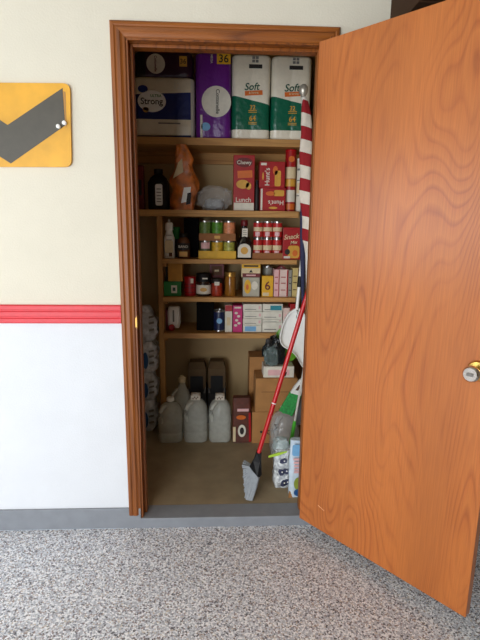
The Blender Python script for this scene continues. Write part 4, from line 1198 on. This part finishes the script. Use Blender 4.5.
# plastic bag of bottles and printed package by the sill
xc, w_, h = span(274.5, 291, 447, 0.215, ZC+0.001)
m_wb = mat('crinkled white film', (206, 212, 224), 0.2, var=0.55, scale=42, bump=0.9, bscale=45)
r = thing('bottle_pack', 'film-wrapped pack of small bottles on the floor by the broom', 'pack', (xc, 0.27, ZC+0.001))
b = MB(); rings = []
for i in range(13):
    s = i/12
    k = 0.86+0.14*abs(math.sin(s*PI*2.5))
    ring = []
    for x, y in rr(w_*k, 0.10*k, 0.02, 5):
        nn = noise.noise(Vector((x*40, y*40, s*8)))*0.010
        ring.append(Vector((x+nn, y+nn, s*h*0.92)))
    rings.append(ring)
b.rings(rings); b.build('wrap', m_wb, r, True)
for k, (a, q) in enumerate(((0.06, 0.14), (-0.10, 0.40), (0.18, 0.42), (0.02, 0.66), (0.26, 0.16))):
    plate('bottle_mark', mat('slate print', (62, 66, 92), 0.3), r, w_*a, h*q, w_*0.36, h*0.17, -0.053, [(-0.5, -0.3), (-0.1, -0.5), (0.4, -0.35), (0.5, 0.2), (0.1, 0.5), (-0.3, 0.3)], k*0.7)
    plate('printed_dot', white_plastic, r, w_*(a+0.07), h*(q+0.01), w_*0.09, h*0.03, -0.0545, 'oval')
crumple('x', r, w_*1.05, 0.09, h*0.34, clear_mat('clear film', (196, 214, 216), 0.55, 0.12, 0.8, 40), 21, 0.3, 6, 'loose_film', 3).location = (-w_*0.05, 0, h*0.78)
q0 = P(268.5, 457, 0.19)-Vector(r.location); q1 = P(287, 452, 0.19)-Vector(r.location)
MB().rings([[q0+Vector((0, 0, -0.004)), q0+Vector((0, 0.004, -0.004)), q0+Vector((0, 0.004, 0.006)), q0+Vector((0, 0, 0.006))],
            [q0.lerp(q1, .5)+Vector((0, 0, -0.008)), q0.lerp(q1, .5)+Vector((0, 0.006, -0.008)), q0.lerp(q1, .5)+Vector((0, 0.006, 0.008)), q0.lerp(q1, .5)+Vector((0, 0, 0.008))],
            [q1+Vector((0, 0, -0.002)), q1+Vector((0, 0.003, -0.002)), q1+Vector((0, 0.003, 0.004)), q1+Vector((0, 0, 0.004))]]).build('label_edge', mat('lime film', (176, 214, 70), 0.3), r)
xc, w_, h = span(289.8, 306, 442, 0.14, ZC+0.001)
r = thing('printed_package', 'white and blue printed plastic package beside the door edge', 'package', (xc, 0.175, ZC+0.001))
b = MB(); rings = []
for i in range(11):
    s = i/10
    k = 1-0.10*abs(s-0.5)*2
    ring = []
    for x, y in rr(w_*k, 0.07*k*(1-0.4*s), 0.02, 5):
        nn = noise.noise(Vector((x*30+5, y*30, s*6)))*0.006
        ring.append(Vector((x+nn, y+nn, s*h)))
    rings.append(ring)
b.rings(rings); b.build('wrap', mat('white blue film', (196, 212, 226), 0.25, var=0.1, bump=0.6, bscale=35), r, True)
plate('printed_panel', light_blue, r, -w_*0.1, h*0.86, w_*0.6, h*0.20, -0.0395, 'round', label='light blue printed top')
for q in (0.70, 0.64, 0.58, 0.52, 0.47): plate('printed_line', pale_pink, r, -w_*0.06, h*q, w_*(0.28+0.25*((q*37) % 1)), h*0.035, -0.0395, label='pink printed line')
plate('food_picture', mat('olive print', (140, 152, 60), 0.4), r, w_*0.02, h*0.26, w_*0.5, h*0.22, -0.0395, 'oval')
plate('food_picture', mat('pack blue', (36, 86, 140), 0.3), r, w_*0.04, h*0.10, w_*0.5, h*0.13, -0.0400, 'oval')
# scrap of brown paper by the sill
q = PZ(290, 498, ZC+0.001)
r = thing('paper_scrap', 'small torn brown paper scrap on the concrete beside the door', 'scrap', q)
MB().rings([[Vector((-0.008, 0, 0)), Vector((0.018, 0.006, 0)), Vector((0.018, 0.010, 0)), Vector((-0.008, 0.004, 0))],
            [Vector((-0.004, 0.012, 0.030)), Vector((0.008, 0.016, 0.026)), Vector((0.008, 0.018, 0.026)), Vector((-0.004, 0.014, 0.030))]]).build('scrap', brown_card, r)
